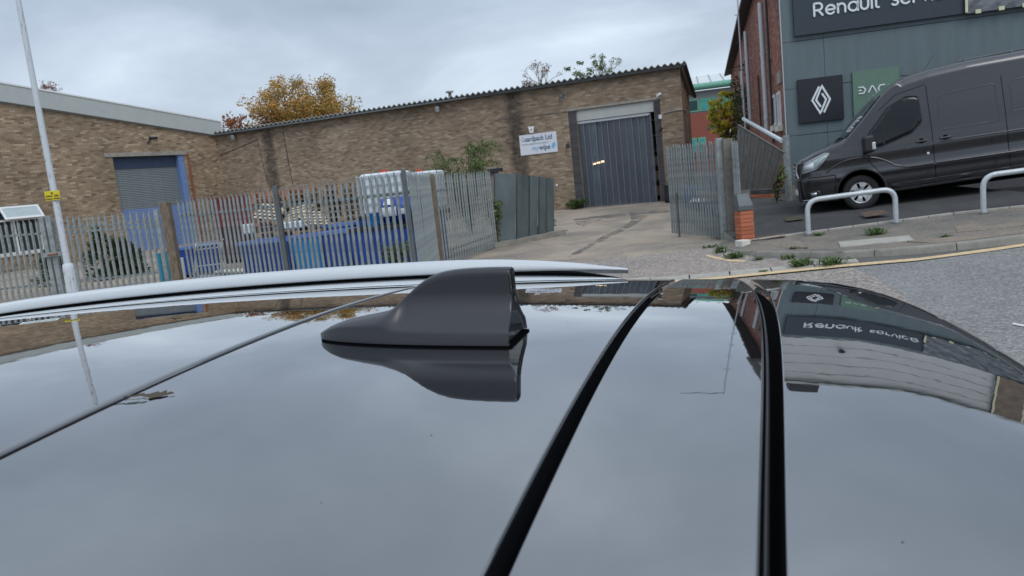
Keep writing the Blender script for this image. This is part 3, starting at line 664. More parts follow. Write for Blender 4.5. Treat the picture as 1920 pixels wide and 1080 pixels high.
# ================================================================== SHUTTERED BUILDING on the left
cL = W.at(W.uz(405, 248)[0], 0, 0); L = Wall(cL, (.536, .844))
lb = L.root('brick_unit', label='light brown brick unit with pale sloping fascia and roller shutter door', cat='building')
def ltop(u): return 5.33 + (-u) * .142
LU0 = -17.0
dl, dr, dt = L.uz(210, 293)[0] , L.uz(335, 290)[0] + .25, L.uz(222, 294)[1]
wl_, wr_, wt_, wb_ = L.uz(-40, 397)[0], L.uz(72, 385)[0], 2.72, .92
mb = MB()
for a, b in ((LU0, wl_), (wr_, dl), (dr, -.0)): mb.prism([(a, -.2), (b, -.2), (b, ltop(b)), (a, ltop(a))], 0, .3)
mb.prism([(dl, dt), (dr, dt), (dr, ltop(dr)), (dl, ltop(dl))], 0, .3); mb.prism([(wl_, wt_), (wr_, wt_), (wr_, ltop(wr_)), (wl_, ltop(wl_))], 0, .3); mb.box(wl_, wr_, 0, .3, -.2, wb_)
wl2 = mb.build('wall', 'mortar_light', lb)
brickwork(L, wl2, LU0, -.01, .0, lambda u: ltop(u) - .01, [(dl, dr, -1, dt), (wl_, wr_, wb_, wt_)], 'brick_l', keep=lambda u, z: z > 2.3 and u > -9.4)
mb = MB(); mb.prism([(LU0, ltop(LU0)), (.25, ltop(.25)), (.25, ltop(.25) + .68), (LU0, ltop(LU0) + .68)], -.16, .1); fa_ = mb.build('fascia', 'fascia', lb)
MB().prism([(LU0, ltop(LU0) - .05), (.2, ltop(.2) - .05), (.2, ltop(.2)), (LU0, ltop(LU0))], -.05, .0).build('soffit', 'band_grey', lb)
MB().prism([(LU0, ltop(LU0) + .68), (.27, ltop(.27) + .68), (.27, ltop(.27) + .74), (LU0, ltop(LU0) + .74)], -.19, .1).build('fascia_cap', 'upvc', lb)
mb = MB(); mb.add([(LU0, .1, ltop(LU0) + .6), (.25, .1, ltop(.25) + .6), (.25, 12, ltop(.25) + .6), (LU0, 12, ltop(LU0) + .6)], [(0, 1, 2, 3)]); mb.build('roof', 'sheet_grey', lb)
MB().box(dl - .35, dr + .3, -.05, .1, dt, dt + .17).build('lintel', 'lintel', lb)
# roller shutter of separate slats
sh = tag(MB().box(dl, dr, .27, .29, .1, dt).build('shutter', 'galv_dark', lb))
ms = MB(); ms.prism([(.0, 0), (-.018, .02), (-.022, .045), (-.010, .072), (0, .075)], 0, dr - dl - .34, axis='x'); mesl = ms.mesh('slat', 'shutter'); ms2 = MB(); ms2.prism([(.0, 0), (-.018, .02), (-.022, .045), (-.010, .072), (0, .075)], 0, dr - dl - .34, axis='x'); mesb = ms2.mesh('slat', 'shutter_blue')
k = 0; z = .2
while z < dt - .12: part('slat', mesl if z > 2.15 else mesb, sh, (dl + .04, .262, z)); z += .0765
MB().box(dl, dr - .3, .20, .262, dt - .5, dt - .01).build('shutter_hood', 'navy', lb)
MB().box(dr - .30, dr - .002, .02, .25, .05, dt - .01).build('door_post', 'frame_blue', lb)
u, z = L.uz(284, 262, -.3); r = empty('floodlight', L.at(u, 0, z), L.ang, label='black floodlight on an arm above the roller shutter', cat='floodlight')
MB().tube([(0, 0, -.15), (-.02, -.02, -.1), (.02, -.35, .05)], .03, 6).build('bracket', 'dark', r); bevel_mod(MB().box(-.12, .2, -.5, -.25, .0, .12).build('lamp_housing', 'dark', r), .04); MB().box(-.1, .18, -.48, -.27, -.015, .0).build('lens', 'glass_dark', r)
# window with its open top light
wn = tag(MB().box(wl_, wr_, .15, .17, wb_, wt_).build('window', 'glass_dark', lb))
mb = MB(); fr = .07
mb.box(wl_, wr_, .06, .15, wb_, wb_ + fr); mb.box(wl_, wr_, .06, .15, 2.18, 2.18 + fr); mb.box(wl_, wr_, .06, .15, wt_ - fr, wt_); mb.box(wr_ - fr, wr_, .06, .15, wb_ + fr, wt_ - fr); mb.box(wl_, wl_ + fr, .06, .15, wb_ + fr, wt_ - fr); mb.box(-9.85, -9.78, .06, .15, wb_ + fr, 2.18)
mb.build('window_frame', 'upvc', wn)
MB().box(wl_ - .05, wr_ + .05, -.08, .06, wb_ - .07, wb_).build('sill', 'stone_white', wn)
m = Matrix.Translation((0, .03, wt_)) @ Matrix.Rotation(R(-38), 4, 'X')
x0_, x1_ = L.uz(2, 392, -.2)[0], wr_ - .02
mb = MB()
for a in ((x0_, x1_, -.04, .0, -.09, 0), (x0_, x1_, -.04, 0, -.62, -.53), (x0_, x0_ + .09, -.04, 0, -.53, -.09), (x1_ - .09, x1_, -.04, 0, -.53, -.09)): mb.box(*a, m=m)
sash = mb.build('sash', 'upvc', wn); mb = MB(); mb.box(x0_ + .09, x1_ - .09, -.025, -.01, -.53, -.09, m=m); mb.build('pane', 'glass_pale', wn)
r = L.root('drain_pipe', label='rusty drain pipe beside the blue shutter post', cat='pipe'); uu = L.uz(352, 300)[0]
MB().tube([(uu, -.07, dt + .1), (uu, -.07, .1)], .045, 8).build('pipe', 'rust_pipe', r)
for k in range(4): MB().tube([(uu, -.07, .8 + k), (uu, -.07, .87 + k)], .06, 8).build('collar', 'rust_pipe', r)

# ================================================================== GREY-CLAD SHOWROOM and its old brick side
DZ = .92; D = Wall(onz(1480, 345, DZ), (.976, -.216))
sr = D.root('showroom', label='grey clad showroom block behind the dark van', cat='building')
TOP1, TOP2, DLEN = 5.95, 8.3, 11.5
seam = [DZ, 2.13, 3.30, 4.46, TOP1]
MB().box(.03, DLEN, .03, .4, DZ, TOP1).build('backing', 'dark', sr)
for k in range(4):
    z0, z1 = seam[k] + (.007 if k else 0), seam[k + 1] - .007
    for a, b in ((0, .984), (.99, 5.6), (5.606, DLEN)):
        bevel_mod(MB().box(a, b, -.0, .028, z0, z1).build('cladding_panel', 'cladding', sr), .004, 1)
MB().box(-.02, 0, -.012, .4, DZ - .02, TOP1).build('corner_trim', 'galv_pale', sr)
MB().box(.0, DLEN, .02, .3, DZ - .6, DZ).build('plinth', 'brick_blue', sr)
# upper white sheeting with its joints
for k in range(5):
    z0 = TOP1 + k * .47; bevel_mod(MB().box(-.05, DLEN - 5, .05, .3, z0 + .006, z0 + .464).build('upper_panel', 'cladding_white', sr), .012, 1)
MB().box(-.1, DLEN, -.1, 4, TOP2, TOP2 + .08).build('roof', 'fascia', sr)
MB().box(.14, .2, .3, 3, 5.9, TOP2).build('upper_side', 'cladding_white', sr)
MB().box(DLEN - 5, DLEN - 3.0, -.08, .05, TOP1, TOP2).build('tarpaulin', 'tarp', sr)
for a in (DLEN - 5.02, DLEN - 4.1, DLEN - 3.3): MB().box(a, a + .07, -.085, -.08, TOP1, TOP2).build('tape', 'tape', sr)
MB().box(DLEN - 3.2, DLEN + 3, -.02, .3, DZ, TOP2).build('end_panel', 'cladding', sr)
MB().box(1.2, DLEN + 3, 8.9, 9.1, 0, TOP2).build('rear_wall', 'cladding', sr)
bx = empty('roof_unit', D.at(1.2, .3, TOP2 + .08), D.ang, label='black plant box on the roof edge above the big name board', cat='roof unit'); bevel_mod(MB().box(-.4, .4, 0, .6, 0, .5).build('casing', 'dark', bx), .03)
cm = empty('security_camera', D.at(1.9, -.1, 6.6), D.ang, label='dark security camera above the big name board', cat='camera'); MB().tube([(0, .15, 0), (0, -.15, -.05)], .06, 8).build('camera_body', 'dark', cm); MB().box(-.05, .05, .08, .15, -.08, .1).build('bracket', 'dark', cm)
# name board, letters drawn as rounded strokes
su, sz = D.uz(1490, 68, -.12)
sb = empty('name_board', D.at(su, -.12, sz), D.ang, label='large dark blue name board with raised white letters', cat='sign')
SBH = 1.22; MB().box(0, 9.6, 0, .12, 0, SBH).build('board', 'sign_dark', sb)
def arc(cx, cz, r, a0, a1, n=12, rx=None): return [(cx + (rx or r) * math.cos(R(a0 + (a1 - a0) * i / n)), cz + r * math.sin(R(a0 + (a1 - a0) * i / n))) for i in range(n + 1)]
X = .25
GL = {  # strokes on a unit x-height of .5, cap height .7
 'R': (.50, [[(0, 0), (0, .7)], [(0, .7), (.25, .7)] + arc(.25, .5, .2, 90, -90) + [(0, .3)], [(.22, .3), (.46, 0)]]),
 'e': (.52, [[(.02, .25), (.50, .25)] + arc(.26, .25, .25, 0, 318, 20, .245)]),
 'n': (.44, [[(0, 0), (0, .5)], [(0, .28)] + arc(.2, .28, .22, 180, 0, 12, .2) + [(.4, 0)]]),
 'a': (.52, [arc(.25, .25, .25, 0, 360, 24), [(.5, .5), (.5, 0)]]),
 'u': (.44, [[(0, .5), (0, .22)] + arc(.2, .22, .22, 180, 360, 12, .2) + [(.4, .5)]]),
 'l': (.04, [[(0, 0), (0, .7)]]),
 't': (.28, [[(.04, .68), (.04, .1)] + arc(.16, .11, .11, 180, 280, 6, .12), [(-.08, .5), (.24, .5)]]),
 's': (.34, [arc(.17, .375, .125, 30, 180, 8, .16) + arc(.17, .13, .13, 90, -150, 12, .17)[0:]]),
 'r': (.26, [[(0, 0), (0, .5)], [(0, .28)] + arc(.2, .28, .22, 180, 80, 8, .2)]),
 'v': (.42, [[(0, .5), (.21, 0), (.42, .5)]]),
 'i': (.04, [[(0, 0), (0, .5)], [(0, .68), (0, .70)]]),
 'c': (.46, [arc(.25, .25, .25, 50, 310, 18)]), ' ': (.3, [])}
def stroke(m, pts, wd, y0, y1, sc_, ox, oz):
    P = [Vector((p[0] * sc_ + ox, p[1] * sc_ + oz)) for p in pts]; L_, R_ = [], []
    for i, p in enumerate(P):
        d = (P[min(i + 1, len(P) - 1)] - P[max(0, i - 1)]).normalized(); n = Vector((-d.y, d.x)) * wd / 2; L_.append(p + n); R_.append(p - n)
    for i in range(len(P) - 1):
        q = [L_[i], R_[i], R_[i + 1], L_[i + 1]]; m.prism([(a.x, a.y) for a in q], y0, y1)
    for p in (P[0], P[-1]): m.prism([(p.x + wd / 2 * math.cos(a * math.pi / 4), p.y + wd / 2 * math.sin(a * math.pi / 4)) for a in range(8)], y0 - .0005, y1)
pu, pz = D.uz(1527, 30, -.14); ox = pu - su; oz = pz - sz; S = .415; ox0 = ox
for chh in 'Renault service':
    wdt, st = GL[chh]
    if st:
        m = MB()
        for s_ in st: stroke(m, s_, .046, -.03, -.0, S, ox, oz)
        m.build('letter', 'letter_white', sb, fix=True)
    ox += (wdt + .155) * S
tp = MB(); nx = 30
tp.grid([[(ox + .12 + (9.5 - ox) * i / nx, -.02 - .05 * random.random(), -.02 + (SBH + .04) * j / 8) for j in range(9)] for i in range(nx + 1)], smooth=False); tp.build('plastic_cover', 'tarp_grey', sb)
for k in range(7): MB().box(ox + .3 + k * .5, ox + .42 + k * .5, -.085, -.075, -.05, .04).build('tape', 'tape', sb)
MB().box(ox + .08, ox + .14, -.085, -.075, .0, .5).build('tape', 'tape', sb)
# square emblem board and green board
a0, b1 = D.uz(1495, 150, -.08); a1, b0 = D.uz(1583, 222, -.08)
lg = empty('emblem_board', D.at(a0, -.08, b0), D.ang, label='square black sign with a white double lozenge emblem', cat='sign'); lw, lh = a1 - a0, b1 - b0
MB().box(0, lw, 0, .08, 0, lh).build('board', 'sign_black', lg)
def loz(m, pts, wd):
    # stroke with mitred joints
    P = [Vector(p) for p in pts]; L_, R_ = [], []
    for i, p in enumerate(P):
        if i == 0: d = (P[1] - p).normalized(); n = Vector((-d.y, d.x)); k = 1
        elif i == len(P) - 1: d = (p - P[-2]).normalized(); n = Vector((-d.y, d.x)); k = 1
        else:
            d1 = (p - P[i - 1]).normalized(); d2 = (P[i + 1] - p).normalized(); n = (Vector((-d1.y, d1.x)) + Vector((-d2.y, d2.x))).normalized(); k = 1 / max(.3, n.dot(Vector((-d1.y, d1.x))))
        L_.append(p + n * wd / 2 * k); R_.append(p - n * wd / 2 * k)
    for i in range(len(P) - 1): m.prism([(a.x, a.y) for a in (L_[i], R_[i], R_[i + 1], L_[i + 1])], -.02, 0)
cx_, cz_ = lw * .5, lh * .49; q = .0165 * 1.0
m = MB(); hx, hz = .205, .325
loz(m, [(cx_ - .03, cz_ + hz + .0), (cx_ - hx, cz_ + .0), (cx_ - .03, cz_ - hz), (cx_ + .0, cz_ - hz + .04), (cx_ + .125, cz_ - .01), (cx_ + .03, cz_ + .15)], .045); m.build('emblem', 'letter_white', lg)
m = MB(); loz(m, [(cx_ + .06, cz_ - hz), (cx_ + hx + .01, cz_ - .01), (cx_ + .04, cz_ + hz), (cx_ + .0, cz_ + hz - .06), (cx_ - .115, cz_ + .0), (cx_ - .005, cz_ - .18)], .045); m.build('emblem', 'letter_white', lg)
a0, b1 = D.uz(1598, 135, -.06); a1, _ = D.uz(1686, 124, -.06); b0 = b1 - 1.2
gb = empty('green_board', D.at(a0, -.06, b0), D.ang, label='square green sign with white angular letters half hidden by the van', cat='sign'); gw = a1 - a0
MB().box(0, gw, 0, .06, 0, 1.2).build('board', 'sign_green', gb)
pu, pz = D.uz(1610, 172, -.08); x0 = pu - a0; z0 = 1.2 - (b1 - pz) - .05; lh_ = .15
for i, seg in enumerate(([[(0, 1), (.8, 1), (1.15, .5), (.8, 0), (0, 0)], [(0, .5), (.5, .5)]], [[(0, 0), (.55, 1), (.75, 1), (1.3, 0)]], [[(1.15, 1), (.3, 1), (0, .5), (.3, 0), (1.15, 0)]], [[(.1, 0), (.1, 1)]], [[(0, 0), (.55, 1), (.75, 1), (1.3, 0)]])):
    m = MB()
    for s_ in seg: loz(m, [(x0 + p[0] * lh_ * .95, z0 + p[1] * lh_) for p in s_], .028)
    m.build('letter', 'letter_white', gb); x0 += (1.55 if i != 3 else .35) * lh_ * .98 + (.0)
# brick side wing running back from the corner
DS = Wall(D.at(-.03, .02, 0), (-.252, -.968))
bs = DS.root('brick_wing', label='old red brick wing with grey downpipes beside the grey cladding', cat='building')
SL = 30.0
def stp(u): return 7.35 - (-u) * .018
mb = MB(); mb.prism([(-SL, -.2), (0, -.2), (0, stp(0)), (-SL, stp(-SL))], 0, .3); ws = mb.build('wall', 'mortar', bs)
brickwork(DS, ws, -SL, -.02, .6, lambda u: stp(u) - .02, [], 'brick_r', keep=lambda u, z: z > 1.6 and z < 6.2 and u > -9)
mb = MB(); mb.prism([(-.4, 0), (.3, .12), (.3, .0), (-.4, -.12)], -SL - .3, .0, axis='x'); o = mb.build('eaves', 'gutter', bs); o.location = (0, 0, stp(0) + .05); o.rotation_euler = (0, math.atan(-.018), 0)
mb = MB(); mb.add([(-SL, .25, stp(-SL) + .1), (-1.2, .25, stp(0) + .1), (-1.2, 5, stp(0) + .3), (-SL, 5, stp(-SL) + .3)], [(0, 1, 2, 3)]); mb.build('roof', 'timber_old', bs)
MB().box(-SL, -SL + .3, .3, 6, 0, 6.8).build('end_wall', 'mortar', bs)
def pipe_on(px, y0, y1, r_, lab, mt='galv_pale', v=-.16, n='downpipe'):
    u, z1 = DS.uz(px[0], y0, v); u2, z2 = DS.uz(px[1], y1, v); u = (u + u2) / 2
    p = empty(n, DS.at(u, v, 0), DS.ang, label=lab, cat='downpipe')
    MB().tube([(0, 0, z2), (0, 0, z1)], r_, 10).build('pipe', mt, p)
    k = z2 + .4
    while k < z1: MB().tube([(0, 0, k), (0, 0, k + .07)], r_ * 1.2, 10).build('collar', mt, p); MB().box(-.03, .03, 0, .16, k + .01, k + .05).build('bracket', mt, p); k += 1.9
pipe_on((1427, 1437), 0, 250, .075, 'thick pale grey downpipe nearest the grey cladding'); pipe_on((1399, 1406), 55, 225, .075, 'pale grey downpipe in the middle of the brick wing')
pipe_on((1392, 1392), 125, 215, .06, 'pale downpipe beside the ivy at the far end of the brick wing', 'galv_pale')
pipe_on((1440, 1446), -20, 270, .035, 'thin black pipe between the thick downpipe and the cladding', 'gutter', -.08, 'waste_pipe')
pipe_on((1422, 1426), 140, 240, .03, 'thin rusty black pipe on the middle of the brick wing', 'gutter', -.06, 'waste_pipe')
for px, lab in ((1451, 'narrow white window frame on the brick wing, the farther of two'), (1460, 'narrow white window frame on the brick wing, the nearer of two')):
    u, z1 = DS.uz(px, 172 if px > 1455 else 178, -.03); u2, z0_ = DS.uz(px, 236, -.03)
    MB().box(u - .42, u + .3, -.015, .02, z0_, z1).build('window', 'glass_dark', bs, label=lab); wo_ = bs.children[-1]
    wo_ = [c for c in bs.children if c.name.startswith('window')][-1]
    m = MB(); m.box(u - .42, u - .34, -.06, -.015, z0_, z1); m.box(u + .22, u + .3, -.06, -.015, z0_, z1); m.box(u - .34, u + .22, -.05, -.015, z1 - .07, z1); m.box(u - .34, u + .22, -.05, -.015, z0_, z0_ + .07); m.build('window_frame', 'upvc', wo_)
    MB().box(u - .5, u + .4, -.14, -.012, z0_ - .16, z0_ - .01).build('sill', 'stone_white', wo_)
pu, pz = DS.uz(1462, 145, -.02); MB().box(pu - .5, pu + .3, -.05, .01, pz - .15, pz + .15).build('lintel', 'lintel', bs)
iv = empty('ivy', DS.at(-16, -.1, 0), DS.ang, label='dark green ivy climbing the far end of the brick wing', cat='ivy')
m = MB(); leaves(m, [((random.uniform(-2.6, 2.2), random.uniform(-.2, .05), random.uniform(.8, 5.6)), .45) for _ in range(70)], 45, .07, 1); m.build('foliage', 'leaf_dark', iv, fix=False)
MB().tube([(0, 0, .2), (.3, 0, 2.5), (-.3, 0, 5)], [.05, .03, .01], 6).build('stem', 'bark', iv)
# radio mast behind the wing with a side arm
mp = onY(1392, 150, 30); mast = empty('radio_mast', (mp.x, mp.y, 0), label='very thin pale mast rising beside the far eaves of the brick wing', cat='mast')
top = onY(1378, -60, 30); MB().tube([(0, 0, 0), (0, 0, 13.0)], .035, 6).build('pole', 'galv_pale', mast); MB().tube([(0, 0, 12.8), (-1.9, 0, 12.9)], .025, 6).build('arm', 'galv_dark', mast)
m = MB()
for k in range(7): m.tube([(-.15, 0, 6.0 + k), (.15, 0, 6.02 + k)], .012, 4)
m.build('rungs', 'galv_dark', mast)

# ================================================================== far office with white roof
FO = Wall(onY(1340, 255, 62), (.97, -.24))
of = FO.root('office_block', label='distant red brick office with white roof and green window frames', cat='office')
def fb(x0, y0, x1, y1): # rectangle from photo corners
    a, c_ = FO.uz(x0, y0); b, d = FO.uz(x1, y1); return a, b, min(c_, d), max(c_, d)
zz = lambda x, y: FO.uz(x, y)[1]
zb, zband, zg, zr = zz(1330, 209), zz(1330, 185), zz(1330, 168), zz(1330, 141); zR = 1.8 + (zr - 1.8) * 71 / 62
MB().box(-9, 22, 0, 8, -1, zb - .0).build('wall', 'brick_far', of)
MB().box(-9, 22, .05, 8, zb, zg).build('upper_wall', 'band_grey', of)
mb = MB(); mb.tube([(-9.3, -.4, zg + .28), (22, -.4, zg + .28)], .27, 10); mb.build('gutter', 'trim_green', of)
mb = MB(); mb.add([(-9.3, -.3, zg + .4), (22, -.3, zg + .4), (22, 9, zR), (-9.3, 9, zR)], [(0, 1, 2, 3)]); o = mb.build('roof', 'roof_white', of)
m = MB()
for k in range(32): m.add([(-9 + k, -.3, zg + .45), (-8.93 + k, -.3, zg + .45), (-8.93 + k, 9, zR + .05), (-9 + k, 9, zR + .05)], [(0, 1, 2, 3)])
m.build('roof_rib', 'band_grey', o, kind='stuff')
for (x0, x1, mt) in ((1288, 1311, 'pane_dark'), (1312, 1334, 'pane_green'), (1336, 1342, 'pane_dark'), (1352, 1366, 'pane_green'), (1368, 1384, 'pane_green')):
    a = FO.uz(x0, 200)[0]; b = FO.uz(x1, 200)[0]; f_ = MB().box(a, b, -.04, .0, zb + .1, zband + .1).build('window', 'trim_green', of); MB().box(a + .13, b - .13, -.06, -.04, zb + .22, zband - .02).build('pane', mt, f_)
for (x0, x1) in ((1292, 1307), (1309, 1324)):
    a = FO.uz(x0, 265)[0]; b = FO.uz(x1, 265)[0]; z1, z0_ = zz(1310, 258), zz(1310, 285); f_ = MB().box(a, b, -.08, -.0, z0_, z1).build('window', 'trim_green', of); MB().box(a + .1, b - .1, -.1, -.08, z0_ + .1, z1 - .12).build('pane', 'pane_green', f_)
a = FO.uz(1352, 250)[0]; MB().box(a, a + 2.2, -.1, 0, 0, zz(1350, 240)).build('door', 'upvc', of)
a = FO.uz(1333, 240)[0]; MB().box(a - .3, a + .3, -.05, 0, zz(1333, 242), zz(1333, 237)).build('vent', 'galv_dark', of)

# ================================================================== TREES
def tree(name, base, h, crown_c, crown_r, mt, label, n=60, ln=70, size=.13, trunk=.18, cat='tree', rseed=1, sparse=1.0):
    random.seed(rseed); t_ = empty(name, base, label=label, cat=cat); base = Vector(base)
    cc = Vector(crown_c) - base; m = MB(); cl_ = []
    m.tube([(0, 0, 0), (cc.x * .3, cc.y * .3, cc.z * .5), tuple(cc)], [trunk, trunk * .7, trunk * .3], 8)
    for k in range(n):
        d = Vector((random.gauss(0, 1), random.gauss(0, 1), random.gauss(0, 1))).normalized() * random.random() ** .4
        p = cc + Vector((d.x * crown_r[0], d.y * crown_r[1], d.z * crown_r[2]))
        if k % 2 == 0:
            s0 = cc * .55; mid = s0.lerp(p, .5) + Vector((0, 0, .2)); m.tube([tuple(s0), tuple(mid), tuple(p)], [trunk * .28, trunk * .15, .01], 5)
        cl_.append((p, crown_r[0] * random.uniform(.12, .24) * sparse))
    m.build('trunk', 'bark', t_, fix=False)
    m = MB(); leaves(m, cl_, ln, size, 1); m.build('crown', mt, t_, fix=False); return t_
p = onY(560, 205, 48); tree('maple_tree', (p.x, p.y, .5), 10, (p.x, p.y, 6.5), (3.4, 3.0, 2.75), 'leaf_orange', 'rounded orange and green autumn tree rising behind the warehouse roof', 230, 110, .085, .25, rseed=6)
p = onY(440, 235, 46); tree('maple_tree', (p.x, p.y, .5), 7, (p.x, p.y, 6.3), (2.1, 1.6, 1.3), 'leaf_rust', 'small rust coloured tree left of the rounded orange tree', 26, 60, .10, .12, rseed=5)
p = onY(1362, 215, 44); tree('yellow_tree', (p.x, p.y, .3), 6, (p.x, p.y, 3.9), (1.05, 1.2, 1.7), 'leaf_yellow', 'bright yellow and green tree in front of the distant office', 90, 110, .07, .12, rseed=9)
p = onY(1100, 140, 40); tree('bush_top', (p.x, p.y, .4), 7, (p.x, p.y, 6.6), (1.4, .8, .7), 'leaf_green', 'leafy green shoots showing above the warehouse roof', 14, 45, .07, .08, rseed=12, sparse=.7)
p = onY(1100, 140, 40)
for q_ in ((1132, 122), (1110, 130), (1093, 128)):
    pass
def bare(px, py, Y, h, label, seed, mt='twig', leafy=0, r=.03, spread=.5, name='bare_tree'):
    random.seed(seed); p = onY(px, py, Y); t_ = empty(name, (p.x, p.y, .5), label=label, cat='tree'); m = MB(); lf = MB(); zt = p.z - .5
    m.tube([(0, 0, 0), (0, 0, zt - h)], [.08, r * 1.2], 6)
    def br(a, d, l, rr, dep):
        b = a + d * l; m.tube([tuple(a), tuple((a + b) / 2 + Vector((random.gauss(0, .03), 0, 0))), tuple(b)], [rr, rr * .8, rr * .6], 4, caps=False)
        if dep == 0 or leafy: leaves(lf, [(b, .12)], 4 if not leafy else leafy, .045, 1)
        if dep:
            for _ in range(random.choice((2, 3))):
                br(b, (d + Vector((random.gauss(0, spread), random.gauss(0, spread), random.gauss(.1, .25)))).normalized(), l * random.uniform(.55, .85), rr * .65, dep - 1)
    for _ in range(4): br(Vector((0, 0, zt - h)), Vector((random.gauss(0, .45), random.gauss(0, .3), 1)).normalized(), h * .42, r, 3)
    m.build('trunk', mt, t_, fix=False); lf.build('crown', 'leaf_red' if not leafy else 'leaf_green', t_, fix=False)
bare(1012, 122, 40, 1.5, 'nearly leafless reddish tree showing above the warehouse roof', 4)
bare(1128, 112, 39, 1.3, 'upright green shoots beside the leafy bush above the roof', 8, 'twig', 10, .02, .25, 'sapling')
bare(985, 152, 41, .6, 'low bare twigs left of the leafless tree above the roof', 14)
bare(92, 158, 34, .75, 'thin reddish twigs poking above the pale sloping fascia', 21, r=.012)

def shrub(base, h, rad, mt, label, n, size, seed, arch=True, name='shrub', cat='shrub', group=None, stems=26):
    random.seed(seed); t_ = empty(name, base, label=label, cat=cat, group=group); m = MB(); lf = MB()
    for k in range(stems):
        a = random.uniform(0, 6.283); r_ = rad * random.uniform(.3, 1); hh = h * random.uniform(.55, 1)
        pts = [(0, 0, 0), (math.cos(a) * r_ * .35, math.sin(a) * r_ * .35, hh * .6), (math.cos(a) * r_ * .75, math.sin(a) * r_ * .75, hh), (math.cos(a) * r_ * 1.15, math.sin(a) * r_ * 1.15, hh * (.93 if arch else 1.1))]
        m.tube(pts, [.012, .009, .006, .002], 4, caps=False)
        for j in range(n):
            t = random.random() ** .6; s_ = t * 3; i = min(2, int(s_)); q = Vector(pts[i]).lerp(Vector(pts[i + 1]), s_ - i); leaves(lf, [(q, .11)], 2, size, 1)
    m.build('stem', 'bark', t_, fix=False); lf.build('foliage', mt, t_, fix=False); return t_
p = onY(868, 300, 24); shrub((p.x, p.y, .3), p.z + .25, 1.35, 'leaf_green', 'arching green shrub rising behind the palisade fence before the warehouse', 60, .04, 31, stems=56)
p = onY(640, 470, 19.0); 
for (px, Y, h, rad, s_, lab) in ((195, 22.3, 1.45, .75, 41, 'dark green conical shrub behind the fence right of the lamp post'), (100, 22.0, .95, .6, 42, 'low dark green shrub under the window'), (245, 23, .9, .5, 43, 'small dark shrub in front of the shutter'), (235, 22.5, 1.0, .5, 44, 'dark shrub between the conical shrub and the shutter')):
    p = onY(px, 500, Y); random.seed(s_); t_ = empty('shrub', (p.x, p.y, gz(p.x, p.y)), label=lab, cat='shrub'); MB().tube([(0, 0, 0), (.02, 0, h * .9)], [.04, .01], 6).build('stem', 'bark', t_)
    cl_ = []
    for k in range(60):
        hh = random.random() ** 1.3; a = random.uniform(0, 6.28); rr = rad * (1 - hh) ** .7 * random.random() ** .5 * (1 if hh > .15 else .8); cl_.append(((rr * math.cos(a), rr * math.sin(a), h * hh + .05), .16))
    m = MB(); leaves(m, cl_, 55, .045, 1); m.build('foliage', 'leaf_dark', t_, fix=False)
for (px, Y, h, rad, s_, lab) in ((700, 14.0, .45, .5, 51, 'low weeds behind the fence under the blue tanks'), (745, 14.2, .8, .3, 52, 'weeds growing up the inside of the fence corner'), (934, 19.6, 1.2, .22, 53, 'weed climbing where the palisade meets the solid sheets'), (1012, 21.0, .25, .2, 54, 'small weed at the foot of the solid sheets'), (1030, 22.2, .3, .2, 55, 'small green weed at the far foot of the solid sheets')):
    p = onY(px, 470, Y); shrub((p.x, p.y, gz(p.x, p.y)), h, rad, 'leaf_green', lab, 18, .05, s_, False, 'weed', 'weed', stems=14)
p = ong(1075, 392); shrub((p.x, p.y - .3, gz(p.x, p.y)), .35, .5, 'leaf_weed', 'green weeds at the foot of the warehouse wall left of the doorway', 20, .06, 56, False, 'weed', 'weed', stems=16)
def tuft(px, py, h, rad, label, seed, z=None, n=90):
    random.seed(seed); p = ong(px, py) if z is None else onz(px, py, z); t_ = empty('weed_tuft', tuple(p), label=label, cat='weed', group='weeds along the kerb'); m = MB()
    for k in range(n):
        a = random.uniform(0, 6.283); l = rad * random.uniform(.4, 1); hh = h * random.uniform(.4, 1); w_ = random.uniform(.008, .02); o_ = Vector((random.gauss(0, rad * .3), random.gauss(0, rad * .25), 0)); d = Vector((math.cos(a), math.sin(a), 0)); s_ = Vector((-d.y, d.x, 0)) * w_
        m.add([o_ - s_ * .5, o_ + s_ * .5, o_ + d * l * .5 + s_ + Vector((0, 0, hh)), o_ + d * l * .5 - s_ + Vector((0, 0, hh)), o_ + d * l + Vector((0, 0, hh * .7))], [(0, 1, 2, 3), (3, 2, 4)], random.random())
    m.build('foliage', 'leaf_weed', t_, fix=False)
for i, a in enumerate(((1500, 500, .13, .22, 'green weed tuft on the channel blocks, left of two side by side'), (1558, 497, .13, .26, 'wide green weed tuft on the channel blocks, right of two side by side'), (1378, 484, .10, .22, 'green weeds against the rounded kerb corner'), (1425, 487, .05, .15, 'low weeds at the kerb foot right of the rounded corner'), (1350, 474, .14, .18, 'tall grass tuft at the tip of the rounded kerb'), (1330, 464, .05, .2, 'sparse weeds beside the gate bottom'), (1480, 485, .08, .16, 'weeds at the kerb foot above the left channel tuft'), (1430, 510, .03, .10, 'tiny weed on the yellow line'))):
    tuft(*a, seed=60 + i, n=70 if i < 3 else 35)
tuft(1640, 440, .12, .22, 'bright green weed in front of the near hoop on the pavement', 71, .25, 70); tuft(1536, 444, .08, .14, 'small green weed at the left foot of the near hoop', 72, .20, 50); tuft(1774, 446, .05, .12, 'small weed on the pavement near the kerb', 73, .24, 30); tuft(1493, 466, .05, .14, 'small weed beside the kerb edge', 74, .15, 30); tuft(1388, 452, .22, .10, 'green weed at the foot of the brick pillar', 75, .15, 40)

